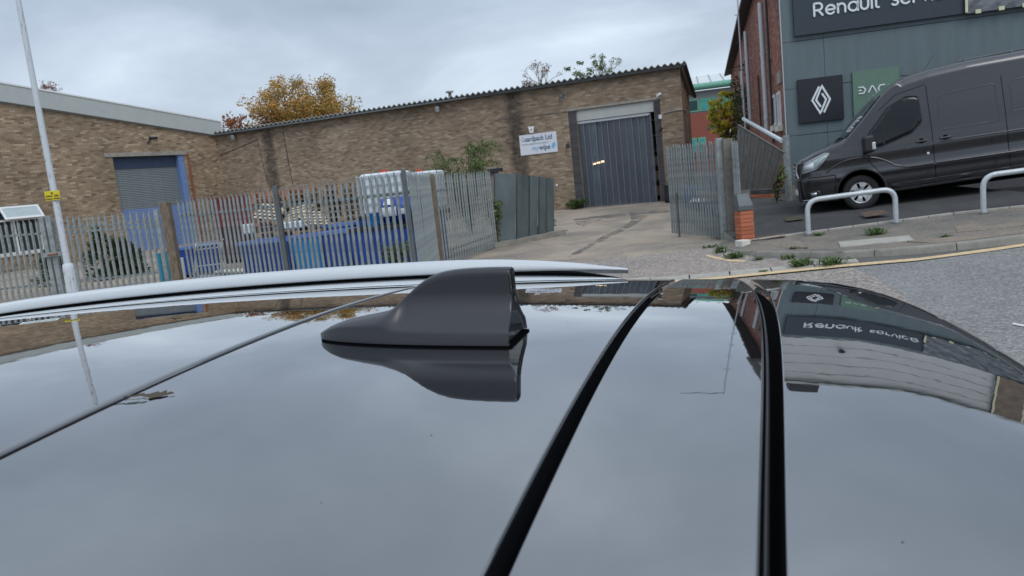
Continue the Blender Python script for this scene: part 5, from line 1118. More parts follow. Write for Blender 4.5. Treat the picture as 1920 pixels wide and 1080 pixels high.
# ================================================================== VAN
def build_van():
    wc = onz(1619, 394, .43); P0 = Vector((wc.x, wc.y, .43)); dr_ = Vector((.95, -.31, 0)).normalized(); pitch = .056
    root = empty('panel_van', tuple(P0), math.atan2(dr_.y, dr_.x), label='dark grey panel van with silver wheels parked on the forecourt', cat='van'); root.rotation_euler = (0, -pitch, math.atan2(dr_.y, dr_.x))
    # local: x back along the van (0 = front wheel centre), y = away from the street (near side 0), z up
    FX = -1.0; LEN = 5.98; WD = 2.06; WR = .355
    def top(x):  # roof/bonnet profile
        return float(np.interp(x, [-1.12, -1.09, -1.03, -.8, -.45, -.22, .18, .50, .70, 1.0, 1.4, 2.1, 4.7, 4.95, 4.98], [.86, 1.08, 1.18, 1.29, 1.40, 1.46, 1.86, 2.20, 2.37, 2.50, 2.57, 2.61, 2.62, 2.5, 2.35]))
    def bot(x): return float(np.interp(x, [-1.12, -1.0, -.4, .5, 4.9], [.36, .26, .27, .30, .34]))
    def inset(x, z):
        a = 0
        a += .16 * max(0, (z - 1.25) / 1.25) ** 1.3
        a += float(np.interp(x, [-1.12, -1.05, -.94, -.7, -.3, .2], [.40, .25, .15, .06, .02, 0]))
        a += .05 * max(0, (.55 - z) / .3)
        a -= .028 * math.exp(-((z - .72) / .055) ** 2) + .016 * math.exp(-((z - 1.10) / .07) ** 2)
        a += .014 * math.exp(-((z - .92) / .08) ** 2)
        return a
    stx = list(np.concatenate([np.array([-1.12, -1.11, -1.09, -1.06, -1.03, -.99, -.95, -.91, -.86]), np.arange(-.8, 4.94, .055), np.array([4.95, 4.98])])); rows = []
    NZ, NR = 64, 10
    for x in stx:
        zt, zb_ = top(x), bot(x); rad = min(.22, (zt - zb_) * .3) if x > .9 else .09; row = []
        for k in range(NZ):
            z = zb_ + (zt - rad - zb_) * k / (NZ - 1); row.append((x, inset(x, z), z))
        yi = inset(x, zt - rad)
        for k in range(1, NR + 1):
            a = math.pi / 2 * k / NR; row.append((x, yi + rad * (1 - math.cos(a)) * 1.1, zt - rad + rad * math.sin(a)))
        yl = row[-1][1]; row += [(x, yl + (WD / 2 - yl) * k / 5, zt + .03 * (k / 5) * (1 if x > 1 else .6)) for k in range(1, 6)]
        rows.append(row)
    nc = len(rows[0]); full = [r + [(p[0], WD - p[1], p[2]) for p in reversed(r[:-1])] for r in rows]
    bm = bmesh.new(); vv = [[bm.verts.new(p) for p in r] for r in full]
    for i in range(len(vv) - 1):
        for j in range(len(vv[0]) - 1): bm.faces.new((vv[i][j], vv[i + 1][j], vv[i + 1][j + 1], vv[i][j + 1]))
    bm.faces.new(vv[0]); bm.faces.new(list(reversed(vv[-1])))
    AR = .455; AZ = .37
    for cx_ in (0, 3.75):
        for side in (0, 1):
            kill = []
            for f in bm.faces:
                c = f.calc_center_median()
                if (c.y < .5) != (side == 0) and True: continue
                if abs(c.y - (0 if side == 0 else WD)) < .35 and all(math.hypot(v.co.x - cx_, v.co.z - AZ) < AR + .012 for v in f.verts): kill.append(f)
            bmesh.ops.delete(bm, geom=kill, context='FACES')
            for v in bm.verts:
                if abs(v.co.y - (0 if side == 0 else WD)) < .35 and v.is_boundary:
                    d = Vector((v.co.x - cx_, v.co.z - AZ)); 
                    if AR * .75 < d.length < AR * 1.2 and v.co.z > bot(v.co.x) + .02: d = d.normalized() * AR; v.co.x = cx_ + d.x; v.co.z = AZ + d.y
    bmesh.ops.recalc_face_normals(bm, faces=bm.faces)
    me = bpy.data.meshes.new('body'); bm.to_mesh(me); bm.free(); me.materials.append(M['van_paint'])
    for p in me.polygons: p.use_smooth = True
    body = bpy.data.objects.new('body', me); link(body, root)
    def plate(name, poly, mt, off=.004, thick=.0, parent=root, sub=1, label=None):
        """panel following the near side of the body: poly in (x,z)"""
        b2 = bmesh.new(); vs = [b2.verts.new((x, 0, z)) for x, z in poly]; b2.faces.new(vs); bmesh.ops.triangulate(b2, faces=b2.faces)
        for _ in range(4):
            le = [e for e in b2.edges if e.calc_length() > .12]
            if not le: break
            bmesh.ops.subdivide_edges(b2, edges=le, cuts=1); bmesh.ops.triangulate(b2, faces=[f for f in b2.faces if len(f.verts) > 3])
        for v in b2.verts: v.co.y = inset(v.co.x, v.co.z) - off
        m2 = bpy.data.meshes.new(name); b2.to_mesh(m2); b2.free(); m2.materials.append(M[mt]); 
        for p in m2.polygons: p.use_smooth = True
        o = bpy.data.objects.new(name, m2); link(o, parent)
        sd = o.modifiers.new('t', 'SOLIDIFY'); sd.thickness = .008; sd.offset = 0
        if label: o['label'] = label
        return o
    def line(pts, r_, mt, name, parent=root, off=0.0, fil=.0):
        P = []
        pp = fillet([(x, 0, z) for x, z in pts], fil, 5) if fil else [Vector((x, 0, z)) for x, z in pts]
        for a, b in zip(pp[:-1], pp[1:]):
            n = max(1, int((b - a).length / .12))
            for k in range(n): P.append(a.lerp(b, k / n))
        P.append(pp[-1]); return MB().tube([(p.x, inset(p.x, p.z) - off, p.z) for p in P], r_, 6).build(name, mt, parent)
    # side glass of the cab and its surround
    glass = fillet([(.18, 0, 1.25), (.22, 0, 1.50), (.62, 0, 1.96), (.98, 0, 2.12), (1.18, 0, 2.09), (1.21, 0, 1.58), (1.0, 0, 1.38), (.40, 0, 1.20), (.18, 0, 1.25)], .06, 4)
    plate('door_glass', [(p.x, p.z) for p in glass[:-1]], 'van_glass', .006)
    line([(p.x, p.z) for p in glass], .012, 'plastic_black', 'glass_seal', off=.004)
    line([(.50, 1.22), (.50, 1.74)], .012, 'plastic_black', 'quarter_bar', off=.008)
    # door and panel seams
    line([(.17, 1.20), (.20, .95), (.36, .72)], .006, 'gasket', 'door_seam', off=-.001); line([(1.34, 2.25), (1.36, 1.2), (1.36, .34)], .006, 'gasket', 'door_seam', off=-.001)
    line([(.45, 1.92), (.80, 2.18), (1.34, 2.28)], .006, 'gasket', 'door_seam', off=-.001); line([(2.62, 2.2), (2.64, .36)], .006, 'gasket', 'slide_door_seam', off=-.001); line([(4.0, 2.2), (4.0, 1.0)], .006, 'gasket', 'slide_door_seam', off=-.001)
    # recessed window pressing in the load side
    pr = fillet([(1.50, 0, 1.36), (1.52, 0, 2.02), (2.50, 0, 2.08), (2.52, 0, 1.36), (1.50, 0, 1.36)], .09, 5); line([(p.x, p.z) for p in pr], .010, 'van_paint', 'side_pressing', off=-.002)
    pr2 = fillet([(2.75, 0, 1.5), (2.75, 0, 2.08), (4.7, 0, 2.08), (4.7, 0, 1.5), (2.75, 0, 1.5)], .09, 5); line([(p.x, p.z) for p in pr2], .010, 'van_paint', 'side_pressing', off=-.002)
    line([(1.42, 1.14), (4.8, 1.14)], .016, 'van_paint', 'body_crease', off=-.006); line([(.62, .82), (.85, .74), (1.33, .74)], .022, 'van_paint', 'body_crease', off=-.006, fil=.2); line([(1.38, .74), (3.1, .74)], .022, 'van_paint', 'body_crease', off=-.006)
    line([(-.62, .86), (-.35, 1.02), (0, 1.08), (.38, 1.00), (.62, .84)], .02, 'van_paint', 'wing_crease', off=-.004, fil=.2)
    plate('lower_trim', [(.55, .36), (3.2, .38), (3.2, .47), (.55, .45)], 'plastic_black', .012); plate('sill', [(.52, .29), (3.25, .33), (3.25, .37), (.52, .34)], 'plastic_black', .02)
    # arch lips, liners, wheels
    for cx_ in (0, 3.75):
        P = [(cx_ + AR * 1.02 * math.cos(R(a)), AZ + AR * 1.02 * math.sin(R(a))) for a in range(-12, 193, 6)]
        MB().tube([(x, inset(x, z) - .006, z) for x, z in P], .028, 6).build('arch_lip', 'plastic_black', root)
        m = MB(); m.grid([[(cx_ + AR * math.cos(R(a)), y, AZ + AR * math.sin(R(a))) for y in (.02, .45)] for a in range(-20, 201, 10)]); m.add([(cx_ - AR, .45, .2), (cx_ + AR, .45, .2), (cx_ + AR, .45, AZ + AR), (cx_ - AR, .45, AZ + AR)], [(0, 1, 2, 3)]); m.build('wheel_arch', 'gasket', root)
    MB().box(-.9, 4.9, .12, WD - .12, .22, .45).build('underbody', 'gasket', root)
    def wheel(x, y, s):
        w_ = empty('wheel', (0, 0, 0)); COL.objects.unlink(w_) if False else None; w_.parent = root; w_.location = (x, y, WR); del_ = None
        prof = [(-.0, .205), (-.012, .235), (-.018, .27), (-.012, .325), (.008, .348), (.04, .355), (.18, .355), (.21, .34), (.225, .30), (.22, .21)]
        m = MB(); m.grid([[(r_ * math.cos(2 * math.pi * k / 40), s * yy, r_ * math.sin(2 * math.pi * k / 40)) for k in range(40)] for yy, r_ in prof], closed=True); m.build('tyre', 'rubber', w_)
        m = MB(); m.grid([[(r_ * math.cos(2 * math.pi * k / 40), s * yy, r_ * math.sin(2 * math.pi * k / 40)) for k in range(40)] for yy, r_ in ((-.004, .212), (-.006, .203), (.03, .195), (.10, .19))], closed=True)
        for k in range(6):
            a = 2 * math.pi * k / 6 + .26; c_, s_ = math.cos(a), math.sin(a)
            def P(rr, t, yy): return (rr * c_ - t * s_, s * yy, rr * s_ + t * c_)
            m.add([P(.035, -.032, .012), P(.035, .032, .012), P(.12, .040, .0), P(.12, -.040, .0), P(.200, .088, .0), P(.200, -.088, .0), P(.035, -.02, .05), P(.035, .02, .05), P(.12, .025, .045), P(.12, -.025, .045), P(.195, .07, .05), P(.195, -.07, .05)], [(0, 1, 2, 3), (3, 2, 4, 5), (0, 6, 9, 3), (1, 7, 8, 2), (3, 9, 11, 5), (2, 8, 10, 4)])
        m.tube([(0, s * .06, 0), (0, s * .0, 0), (0, s * -.01, 0)], [.055, .055, .04], 16); m.build('rim', 'alloy', w_)
        MB().tube([(0, s * .095, 0), (0, s * .10, 0)], .19, 24).build('brake_disc', 'gasket', w_)
        MB().tube([(0, s * -.012, 0), (0, s * -.008, 0)], .028, 12).build('hub_cap', 'galv_dark', w_)
    wheel(0, .075, 1); wheel(3.75, .075, 1); wheel(0, WD - .075, -1); wheel(3.75, WD - .075, -1)
    # front: windscreen, bonnet lines, headlamp, grille, bumper, mirror
    m = MB(); rows_ = []
    for k in range(9):
        x = -.20 + (.52 + .20) * k / 8; z = top(x) + .012; yi = inset(x, top(x) - .09) + .05; rows_.append([(x - .02 * math.sin(math.pi * j / 10), yi + (WD - 2 * yi) * j / 10, z + .028 * math.sin(math.pi * j / 10)) for j in range(11)])
    m.grid(rows_); m.build('windscreen', 'glass_screen', root)
    hl = fillet([(-1.06, 0, .90), (-1.03, 0, 1.09), (-.62, 0, 1.25), (-.52, 0, 1.24), (-.68, 0, 1.06), (-.78, 0, .96), (-1.06, 0, .90)], .03, 3)
    h_ = plate('headlight', [(p.x, p.z) for p in hl[:-1]], 'glass_pale', .010); line([(p.x, p.z) for p in hl], .010, 'alloy', 'chrome_edge', h_, off=.014)
    pl_ = [(-1.0, .94), (-1.0, 1.05), (-.84, 1.10), (-.84, .97)]; plate('lamp_lens', pl_, 'letter_white', .018, parent=h_); line([(-.80, .99), (-.74, 1.06), (-.62, 1.17)], .018, 'alloy', 'daylight_strip', h_, off=.018); line([(-1.01, 1.105), (-.62, 1.245)], .012, 'alloy', 'daylight_strip', h_, off=.018)
    MB().box(-1.15, -1.06, .50, WD - .50, .80, 1.10).build('grille', 'plastic_black', root)
    for k in range(3): MB().tube([(-1.16, .48, .86 + k * .09), (-1.17, WD / 2, .86 + k * .09), (-1.16, WD - .48, .86 + k * .09)], .014, 6).build('grille_bar', 'alloy', root)
    MB().tube([(-1.14, .40, .80), (-1.17, .44, .96), (-1.14, .40, 1.12)], .022, 6).build('grille_surround', 'alloy', root)
    bmp = plate('bumper', [(-1.115, .36), (-1.11, .74), (-.95, .80), (-.44, .79), (-.47, .62), (-.49, .40), (-.50, .29), (-1.0, .28)], 'van_low', .022); line([(-1.11, .745), (-.95, .805), (-.44, .795)], .018, 'van_paint', 'bumper_lip', bmp, off=.018)
    bevel_mod(MB().box(-1.17, -1.10, .36, WD - .36, .30, .78).build('bumper_front', 'van_low', bmp), .03, 3); MB().box(-1.185, -1.165, .60, WD - .60, .44, .54).build('number_plate', 'letter_white', bmp)
    q_ = plate('fog_lamp', [(-1.0, .38), (-1.0, .50), (-.78, .52), (-.74, .38)], 'plastic_black', .032, parent=bmp); plate('lamp_lens', [(-.95, .415), (-.95, .475), (-.84, .475), (-.84, .415)], 'alloy', .042, parent=bmp)
    MB().tube([(-1.10, .34, .33), (-.98, .14, .335), (-.7, .04, .34)], .012, 6).build('bumper_strip', 'alloy', bmp)
    mir = bevel_mod(MB().box(.10, .30, -.26, -.02, 1.14, 1.47).build('door_mirror', 'plastic_black', root), .05, 4); MB().tube([(.12, .03, 1.13), (.16, -.14, 1.17)], .045, 8).build('mirror_arm', 'plastic_black', mir)
    bevel_mod(MB().box(.24, .31, -.265, -.17, 1.18, 1.33).build('indicator', 'alloy', mir), .015)
    for x, z, in ((1.16, 1.20), (1.58, 1.20)):
        bevel_mod(MB().box(x - .10, x + .10, inset(x, z) - .035, inset(x, z), z - .022, z + .022).build('door_handle', 'van_paint', root), .012); MB().tube([(x, inset(x, z) - .001, z), (x, inset(x, z) - .006, z)], .055, 14).build('handle_cup', 'gasket', root)
    MB().tube([(1.26, inset(1.26, .95) - .002, .95), (1.26, inset(1.26, .95) - .016, .95)], .022, 12).build('fuel_lock', 'letter_white', root)
    # wipers, aerial, roof rack
    MB().tube([(-.26, .35, 1.46), (-.14, .8, 1.53), (-.02, 1.1, 1.66)], .012, 5).build('wiper', 'plastic_black', root); MB().tube([(-.28, 1.0, 1.47), (-.16, 1.4, 1.53)], .012, 5).build('wiper', 'plastic_black', root)
    MB().box(-.36, -.20, .28, .55, 1.41, 1.47).build('scuttle', 'plastic_black', root)
    bevel_mod(MB().box(-.02, .10, .50, .74, 1.60, 1.625).build('paper_slip', 'plastic_white', root), .002).rotation_euler = (0, R(0), 0)
    MB().tube([(1.28, .55, 2.38), (1.62, .52, 2.86)], [.007, .003], 5).build('aerial', 'plastic_black', root)
    for y in (.42, WD - .42): MB().tube([(2.0, y, 2.62), (4.6, y, 2.66)], .018, 6).build('rack_rail', 'galv_dark', root)
    for x in (2.1, 2.9, 3.7, 4.5): MB().tube([(x, .30, 2.52), (x, .34, 2.62), (x, WD - .34, 2.62), (x, WD - .30, 2.52)], .016, 6).build('rack_bar', 'galv_dark', root)
build_van()

# ================================================================== THE CAR UNDER THE CAMERA
Lx = Vector((.257, .966, 0)).normalized(); Fx = Vector((-Lx.y, Lx.x, 0)); CO = Vector((.002, .594, 1.675))
car = empty('parked_car', (CO.x, CO.y, 0), math.atan2(Fx.y, Fx.x), label='white car with a glossy black roof, roof rails and shark fin antenna, nearest the viewer', cat='car')
# local x = forward (s), local y = to the car's left is -w ; use y = -w
def rz(s, w):
    z = 1.675 + .055 * s - .05 * s * s - .11 * w * w
    if s < -.25: z -= .55 * (-.25 - s) ** 2
    if s > 1.0: z -= .06 * (s - 1.0) ** 2
    aw = abs(w)
    if aw > .40: z -= .15 * (aw - .40) ** 2
    return z
def P(s, w, dz=0): return (s, -w, rz(s, w) + dz)
def seam_fit(pts, deg=3):
    w_ = [p[1] for p in pts]; s_ = [p[0] for p in pts]; c_ = np.polyfit(w_, s_, deg); lo, hi = min(w_), max(w_)
    def f(w):
        k = min(max(w, lo), hi); v = float(np.polyval(c_, k)); dv = (float(np.polyval(c_, hi)) - float(np.polyval(c_, hi - .02))) / .02 if w > hi else ((float(np.polyval(c_, lo + .02)) - float(np.polyval(c_, lo))) / .02 if w < lo else 0); return v + dv * (w - k) * .6
    return f
fAs = lambda w: .236 + .03 * max(0, w) ** 2
fBl = seam_fit([(-.0600, -.45), (-.0635, -.3277), (-.0642, -.2181), (-.0691, -.0928), (-.073, .0034), (-.0783, .1217), (-.0872, .3352), (-.1, .4485)])
fBr = seam_fit([(-.0685, -.45), (-.0718, -.3265), (-.0735, -.2172), (-.0774, -.0922), (-.0787, -.0456), (-.084, .0688), (-.0925, .251), (-.1077, .4427)])
fCl = seam_fit([(-.150, -.45), (-.1577, -.3131), (-.1623, -.2772), (-.169, -.205), (-.1734, -.1434), (-.1832, .0121), (-.1883, .1282), (-.1912, .2704), (-.1849, .42)])
fCr = seam_fit([(-.158, -.45), (-.1656, -.3116), (-.1698, -.2763), (-.1781, -.2037), (-.1857, -.1227), (-.1938, -.0289), (-.1977, .0635), (-.2011, .1918), (-.1990, .42)])
WE = .47   # half width of the black roof
def wlim(s):  # black edge, tapering to the sides at the tail
    return WE if s > -.1 else WE - .55 * (-.1 - s) ** 1.5 - (0 if s > -.27 else 3.0 * (-.27 - s) ** 1.4)
def panel(name, sa, sb, n=60, mw=70, w_of=None, mt='roof_black', rolled=.0015):
    rows = []
    edge = [(-.0004, -.014), (0, -.003), (rolled * .35, -.0007), (rolled, 0)]
    ws = [-1 + 2 * j / mw for j in range(mw + 1)]
    fr = [0, .07, .22, .5]
    for i in [-3, -2, -1, 0, .01, .02, .03] + list(range(1, n)) + [n - .03, n - .02, n - .01, n, n + 1, n + 2, n + 3]:
        row = []
        for q in ws:
            wl_ = (w_of(0) if w_of else WE); w_ = q * wl_; a, b = sa(w_), sb(w_)
            lo, hi = min(a, b), max(a, b); st_ = (hi - lo - 2 * rolled) / n
            if i <= 0: off, dz = edge[i + 3]; s = lo + off
            elif i >= n: off, dz = edge[n + 3 - i]; s = hi - off
            elif i < .5: s = lo + rolled + fr[round(i * 100)] * st_; dz = 0
            elif i > n - .5: s = hi - rolled - fr[round((n - i) * 100)] * st_; dz = 0
            else: s = lo + rolled + (hi - lo - 2 * rolled) * i / n; dz = 0
            row.append(P(s, w_, dz))
        rows.append(row)
    m = MB(); m.grid(rows); return m.build(name, mt, car)
panel('front_roof_panel', lambda w: fAs(w) + .0062, lambda w: 1.75, 70)
panel('roof_panel', fBl, lambda w: fAs(w) - .0035, 50)
panel('tailgate_top', fCl, fBr, 40)
# spoiler with rounded trailing corners
sp_out = [(-.345, 0), (-.3445, .05), (-.3425, .12), (-.338, .21), (-.330, .30), (-.318, .36), (-.300, .405), (-.27, .44), (-.235, .458), (-.20, .468)]
def trail(w):
    a = abs(w); return float(np.interp(a, [p[1] for p in sp_out], [p[0] for p in sp_out]))
rows = []
for i in [-2, -1, 0, .01, .02, .03] + list(range(1, 46)):
    row = []
    for j in range(81):
        w_ = (-1 + 2 * j / 80) * .468; a, b = fCr(w_), min(trail(w_), fCr(w_) - .004)
        if i == -2: s, dz = a + .004, -.016
        elif i == -1: s, dz = a + .001, -.004
        elif i == 0: s, dz = a - .0005, -.0008
        elif i < .5: s, dz = a - .0005 - (0, .0004, .001, .0018)[round(i * 100)], 0
        elif i <= 40: s, dz = a - .003 + (b - a + .003) * i / 40, 0; dz = -.002 * max(0, (i - 36) / 4) ** 2
        else: k = i - 40; s, dz = b - .003 * math.sin(k / 5 * 1.57), -.002 - .010 * (1 - math.cos(k / 5 * 1.57))
        row.append(P(s, w_, dz))
    rows.append(row)
m = MB(); m.grid(rows); m.build('spoiler', 'roof_black', car)
# rubber gaskets in the gaps
def gasket(name, fa, fb, depth=-.006, mt='gasket', bulge=0):
    rows = []
    for j in range(91):
        w_ = -.47 + .94 * j / 90; a, b = fa(w_), fb(w_); rows.append([P(a + (b - a) * k / 6, w_, depth + bulge * math.sin(math.pi * k / 6)) for k in range(7)])
    m = MB(); m.grid(rows); return m.build(name, mt, car)
gasket('roof_gap', lambda w: fBl(w) + .001, lambda w: fBr(w) - .001, -.012)
gasket('tailgate_seal', lambda w: fCl(w) + .001, lambda w: fCr(w) - .001, -.012); gasket('spoiler_bead', lambda w: fCl(w) - .0005, lambda w: fCl(w) - .003, -.0045, 'plastic_black', .003)
gasket('glass_gap', lambda w: fAs(w) - .004, lambda w: fAs(w) + .0068, -.012); 
mat('seal_grey', (.10, .105, .115), .45, var=.05)
gasket('glass_seal', lambda w: fAs(w) - .0028, lambda w: fAs(w) - .0004, -.0026, 'seal_grey', .0006)
# white roof side, shadow gap and rails on both sides
for sd in (1, -1):
    rows = []; rows2 = []
    for i in range(91):
        s = -.035 + 1.87 * i / 90; t = min(1, max(0, (s + .035) / .2)); wa = .4705; wb = .4705 + .068 * (t ** .6)
        rows.append([(s, -sd * (wa + (wb - wa) * k / 8), rz(s, WE) + .0005 + (.0015 * math.sin(math.pi * k / 8) - .001 * (k / 8) ** 2) * t) for k in range(9)])
        wc = wb; zz_ = rz(s, WE) - .0005; g_ = min(1, t * 2.5); rows2.append([(s, -sd * (wc - .0008), zz_ - .02), (s, -sd * (wc - .0003), zz_ + .0005), (s, -sd * (wc + .0012), zz_ + .0048 * g_), (s, -sd * (wc + .004 + .02 * g_), zz_ + .0045 * g_), (s, -sd * (wc + .005 + .02 * g_), zz_ - .05)])
    m = MB(); m.grid(rows); m.build('roof_side', 'car_white', car); m = MB(); m.grid(rows2); m.build('shadow_gap', 'gasket', car)
    # rail: lofted blade with tapered ends
    rows = []
    for i in range(81):
        t = i / 80; s = -.030 + 1.75 * t; e = min(1, t / .17, (1 - t) / .17); h = .0045 + .0180 * (1 - (1 - e) ** 2.0); z0 = rz(s, WE) + .0002 * e - .001; wi = .5415 + .004 * (1 - e); wo = wi + .008 + .028 * min(1, e * 1.6)
        lift = .006
        prof = [(wi, 0 + lift * .3), (wi - .002, h * .35), (wi + .001, h * .72), (wi + .008, h * .94), ((wi + wo) / 2, h), (wo - .004, h * .9), (wo, h * .5), (wo, 0), ((wi + wo) / 2, -.004)]
        rows.append([(s, -sd * y, z0 + .002 + z) for y, z in prof])
    m = MB(); m.grid(rows, closed=True); m.add(rows[0], [tuple(range(9))]); m.add(rows[-1], [tuple(range(9))]); m.build('roof_rail', 'car_white', car)
# body below (sides, glass, ends, wheels)
def body_sec(s):
    t = (s + .6) / 4.2
    return s
ST = [-.62, -.52, -.35, 0, .6, 1.2, 1.75, 2.3, 2.9, 3.3, 3.5]
def belt(s): return float(np.interp(s, [-.62, -.3, 1.9, 3.0, 3.5], [1.0, 1.02, .98, .86, .6]))
def halfw(s): return float(np.interp(s, [-.62, -.4, 0, 2.6, 3.2, 3.5], [.74, .84, .88, .89, .83, .66]))
rows = []
for s in ST:
    hw = halfw(s); zb_ = belt(s); rows.append([(s, -hw * 1, .30)] + [(s, -hw - .02 * math.sin(k * .8), .30 + (zb_ - .30) * k / 4) for k in range(1, 5)] + [(s, -(hw - .03), zb_ + .02)] + [(s, (hw - .03), zb_ + .02)] + [(s, hw + .02 * math.sin(k * .8), .30 + (zb_ - .30) * k / 4) for k in range(4, 0, -1)] + [(s, hw, .30)])
m = MB(); m.grid(rows, smooth=False); m.add(rows[0], [tuple(range(len(rows[0])))]); m.add(rows[-1], [tuple(range(len(rows[0])))]); m.build('body', 'car_white', car)
for sd in (1, -1):
    m = MB(); m.grid([[(s, -sd * .555, rz(s, WE) - .045), (s, -sd * (.70), 1.35), (s, -sd * (halfw(s) - .04), belt(s) + .015)] for s in (-.30, 0, .4, .9, 1.4, 1.75)], smooth=False); m.build('side_glass', 'glass_dark', car)
    m = MB(); m.grid([[(s, -sd * .545, rz(s, WE) - .02), (s, -sd * .565, rz(s, WE) - .05), (s, -sd * .585, rz(s, WE) - .085)] for s in (-.2, 0, .4, .9, 1.4, 1.75)], smooth=False); m.build('door_header', 'car_white', car)
    for x in (.0, 2.55):
        wv = empty('wheel', (0, 0, 0)); wv.parent = car; wv.location = (x, -sd * .80, .33)
        m = MB(); m.grid([[(r_ * math.cos(2 * math.pi * k / 32), sd * yy, r_ * math.sin(2 * math.pi * k / 32)) for k in range(32)] for yy, r_ in ((-.10, .2), (-.11, .29), (-.08, .33), (.08, .33), (.1, .29), (.1, .2))], closed=True); m.build('tyre', 'rubber', wv)
        MB().tube([(0, -sd * .09, 0), (0, sd * .05, 0)], .2, 20).build('rim', 'alloy', wv)
m = MB(); m.grid([[(1.75, y, rz(1.75, WE) + .02 * (1 - (y / .47) ** 2) - .012), (2.15, y * 1.25, 1.35), (2.55, y * 1.4, 1.02)] for y in np.linspace(-.5, .5, 9)]); m.build('windscreen', 'glass_dark', car)
m = MB(); m.grid([[(-.315, y, rz(-.32, .3) - .02), (-.42, y * 1.2, 1.32), (-.55, y * 1.4, 1.03)] for y in np.linspace(-.45, .45, 9)]); m.build('rear_window', 'glass_dark', car)

# shark fin antenna: local frame of the car, tail at s = 0, nose at s = .172
fin = MB(); NS = 48
hp_t = [0, .03, .07, .13, .22, .32, .40, .46, .52, .58, .64, .70, .80, .92, 1.0]; hp_h = [.003, .0075, .0105, .0140, .0172, .0198, .0228, .0305, .0400, .0470, .0518, .0542, .0556, .0560, .0558]
def smooth_interp(t, X_, Y_):
    # average of nearby samples to soften corners
    return float(np.mean([np.interp(min(1, max(0, t + d)), X_, Y_) for d in (-.035, -.02, 0, .02, .035)]))
rows = []; s_tail = -.002
for i in range(NS + 1):
    t = i / NS; tt = 1 - (1 - t) ** 1.0; s = .172 - .170 * t
    H = smooth_interp(t, hp_t, hp_h) if t > .02 else .004 + t * .2
    hwb = .0305 * (1 - (1 - min(1, t / .93)) ** 2.3) ** .62 + .0008
    hwt = .0065 * min(1, max(.0, (t - .05) * 3)) + .0012
    row = []
    zs = [0, .004, .010, .0115]
    lean = -.0  # rear edge vertical
    prof = [(1.0, 0), (1.0, .0022), (.95, .0085), (.925, .0102)]
    side = []
    for k, (f_, z) in enumerate(prof): side.append((hwb * f_, min(z, H * (.25 + .15 * k))))
    z0 = side[-1][1]; y0 = side[-1][0]
    for k in range(1, 15):
        q = k / 14; z = z0 + (H - z0) * (1 - (1 - q) ** 1.25); rel = min(1, max(0, (z - z0) / max(.0001, max(H, .034) - z0) if H < .034 else (z - z0) / .026)); 
        flare = (1 - min(1, rel)) ** 1.9; y = hwt + (y0 - hwt) * flare
        if H < .034: y = y0 * math.sqrt(max(0, 1 - q ** 2)) * (1 - .0) if H < .022 else (y0 * math.sqrt(max(0, 1 - q ** 2)) * (1 - (H - .022) / .012) + y * (H - .022) / .012)
        if q > .9: y *= max(.15, 1 - ((q - .9) / .1) ** 2 * .85)
        side.append((y, z))
    dz = rz(s, 0)
    rows.append([(s, -y, dz + z + .0016) for y, z in side] + [(s, y, dz + z + .0016) for y, z in reversed(side)])
fin.grid(rows); fin.add(rows[0], [tuple(range(len(rows[0])))]); fo_ = fin.build('antenna_fin', 'fin_paint', car)
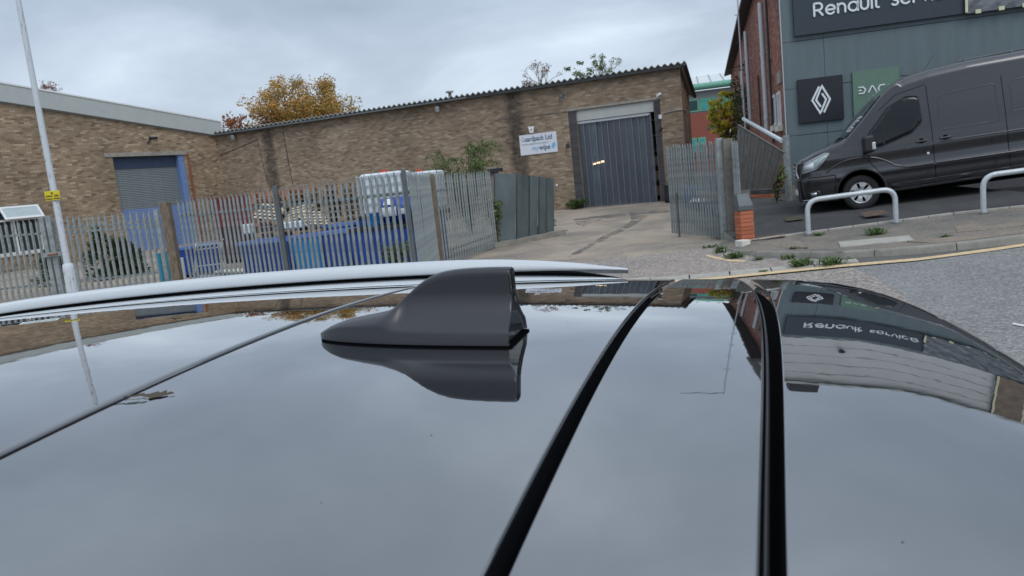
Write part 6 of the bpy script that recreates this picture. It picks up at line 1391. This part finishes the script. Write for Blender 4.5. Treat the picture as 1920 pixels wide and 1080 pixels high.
# glossy back of the fin, slightly recessed, and the base gasket
back = MB(); last = rows[-1]; n_ = len(last); zc_ = rz(0, 0) + .02; sc2 = lambda p, a, b: (p[0] + a, p[1] * b, zc_ + (p[2] - zc_) * (1 - (1 - b) * .35)); c2 = [sc2(p, .0006, .88) for p in last]; back.grid([last, [sc2(p, -.0012, .975) for p in last], [sc2(p, -.0010, .93) for p in last], c2]); back.add(c2, [tuple(range(n_))]); back.build('fin_back', 'fin_gloss', fo_)
gk = MB(); rr = []
for i in range(NS + 1):
    r_ = rows[i]; rr.append((r_[0][0], r_[0][1]))
outl = [(x + (.0015 if i == 0 else 0), y - .0006) for i, (x, y) in enumerate(rr)] + [(-.016, .0)] 
poly = [(x, y * 1.02) for x, y in rr] + [(-.0008, rr[-1][1]), (-.0008, -rr[-1][1])] + [(x, -y * 1.02) for x, y in reversed(rr)]
n = len(poly); gk.add([(x, y, rz(x, y) + .0002) for x, y in poly] + [(x * .998, y * .985, rz(x, y) + .0014) for x, y in poly], [(i, (i + 1) % n, (i + 1) % n + n, i + n) for i in range(n)] + [tuple(range(n, 2 * n))]); gk.build('base_gasket', 'gasket', fo_)
bk = [o for o in fo_.children if o.name.startswith('fin_back')][0]
# bits of dirt on the roof
random.seed(11)
def onroof(px, py):
    d = ray(px, py)
    for k in range(1500):
        q = CAM + d * (.08 + k * .001) - Vector((CO.x, CO.y, 0)); s = q.dot(Fx); w_ = q.dot(Lx)
        if q.z <= rz(s, w_): return s, w_
    return 0, 0
a = onroof(234, 747); b = onroof(325, 741); lfp = MB(); N_ = 12; up_, dn_ = [], []
for k in range(N_ + 1):
    t = k / N_; s = a[0] + (b[0] - a[0]) * t; w_ = a[1] + (b[1] - a[1]) * t + random.gauss(0, .0006); th = .0065 * math.sin(math.pi * (t ** 1.8)) + .0003
    up_.append(P(s, w_ + th * random.uniform(.2, 1), .0012 + .001 * random.random())); dn_.append(P(s, w_ - th * random.uniform(.3, 1), .0008))
lfp.grid([up_, dn_], smooth=False); o = lfp.build('dead_leaf', 'soil', None, label='shrivelled brown leaf scrap lying on the car roof', cat='leaf'); o.matrix_world = Matrix.Translation((CO.x, CO.y, 0)) @ Matrix.Rotation(math.atan2(Fx.y, Fx.x), 4, 'Z')
mb = MB()
for _ in range(45):
    s, w_ = random.uniform(-.3, .9), random.uniform(-.35, .4); r_ = random.uniform(.0002, .0007); mb.add([P(s + r_, w_, .0003), P(s, w_ + r_ * 1.4, .0003), P(s - r_, w_, .0003), P(s, w_ - r_, .0003)], [(0, 1, 2, 3)])
o = mb.build('dirt', 'soil', None, kind='stuff', label='tiny specks of dirt scattered over the roof'); o.matrix_world = Matrix.Translation((CO.x, CO.y, 0)) @ Matrix.Rotation(math.atan2(Fx.y, Fx.x), 4, 'Z')
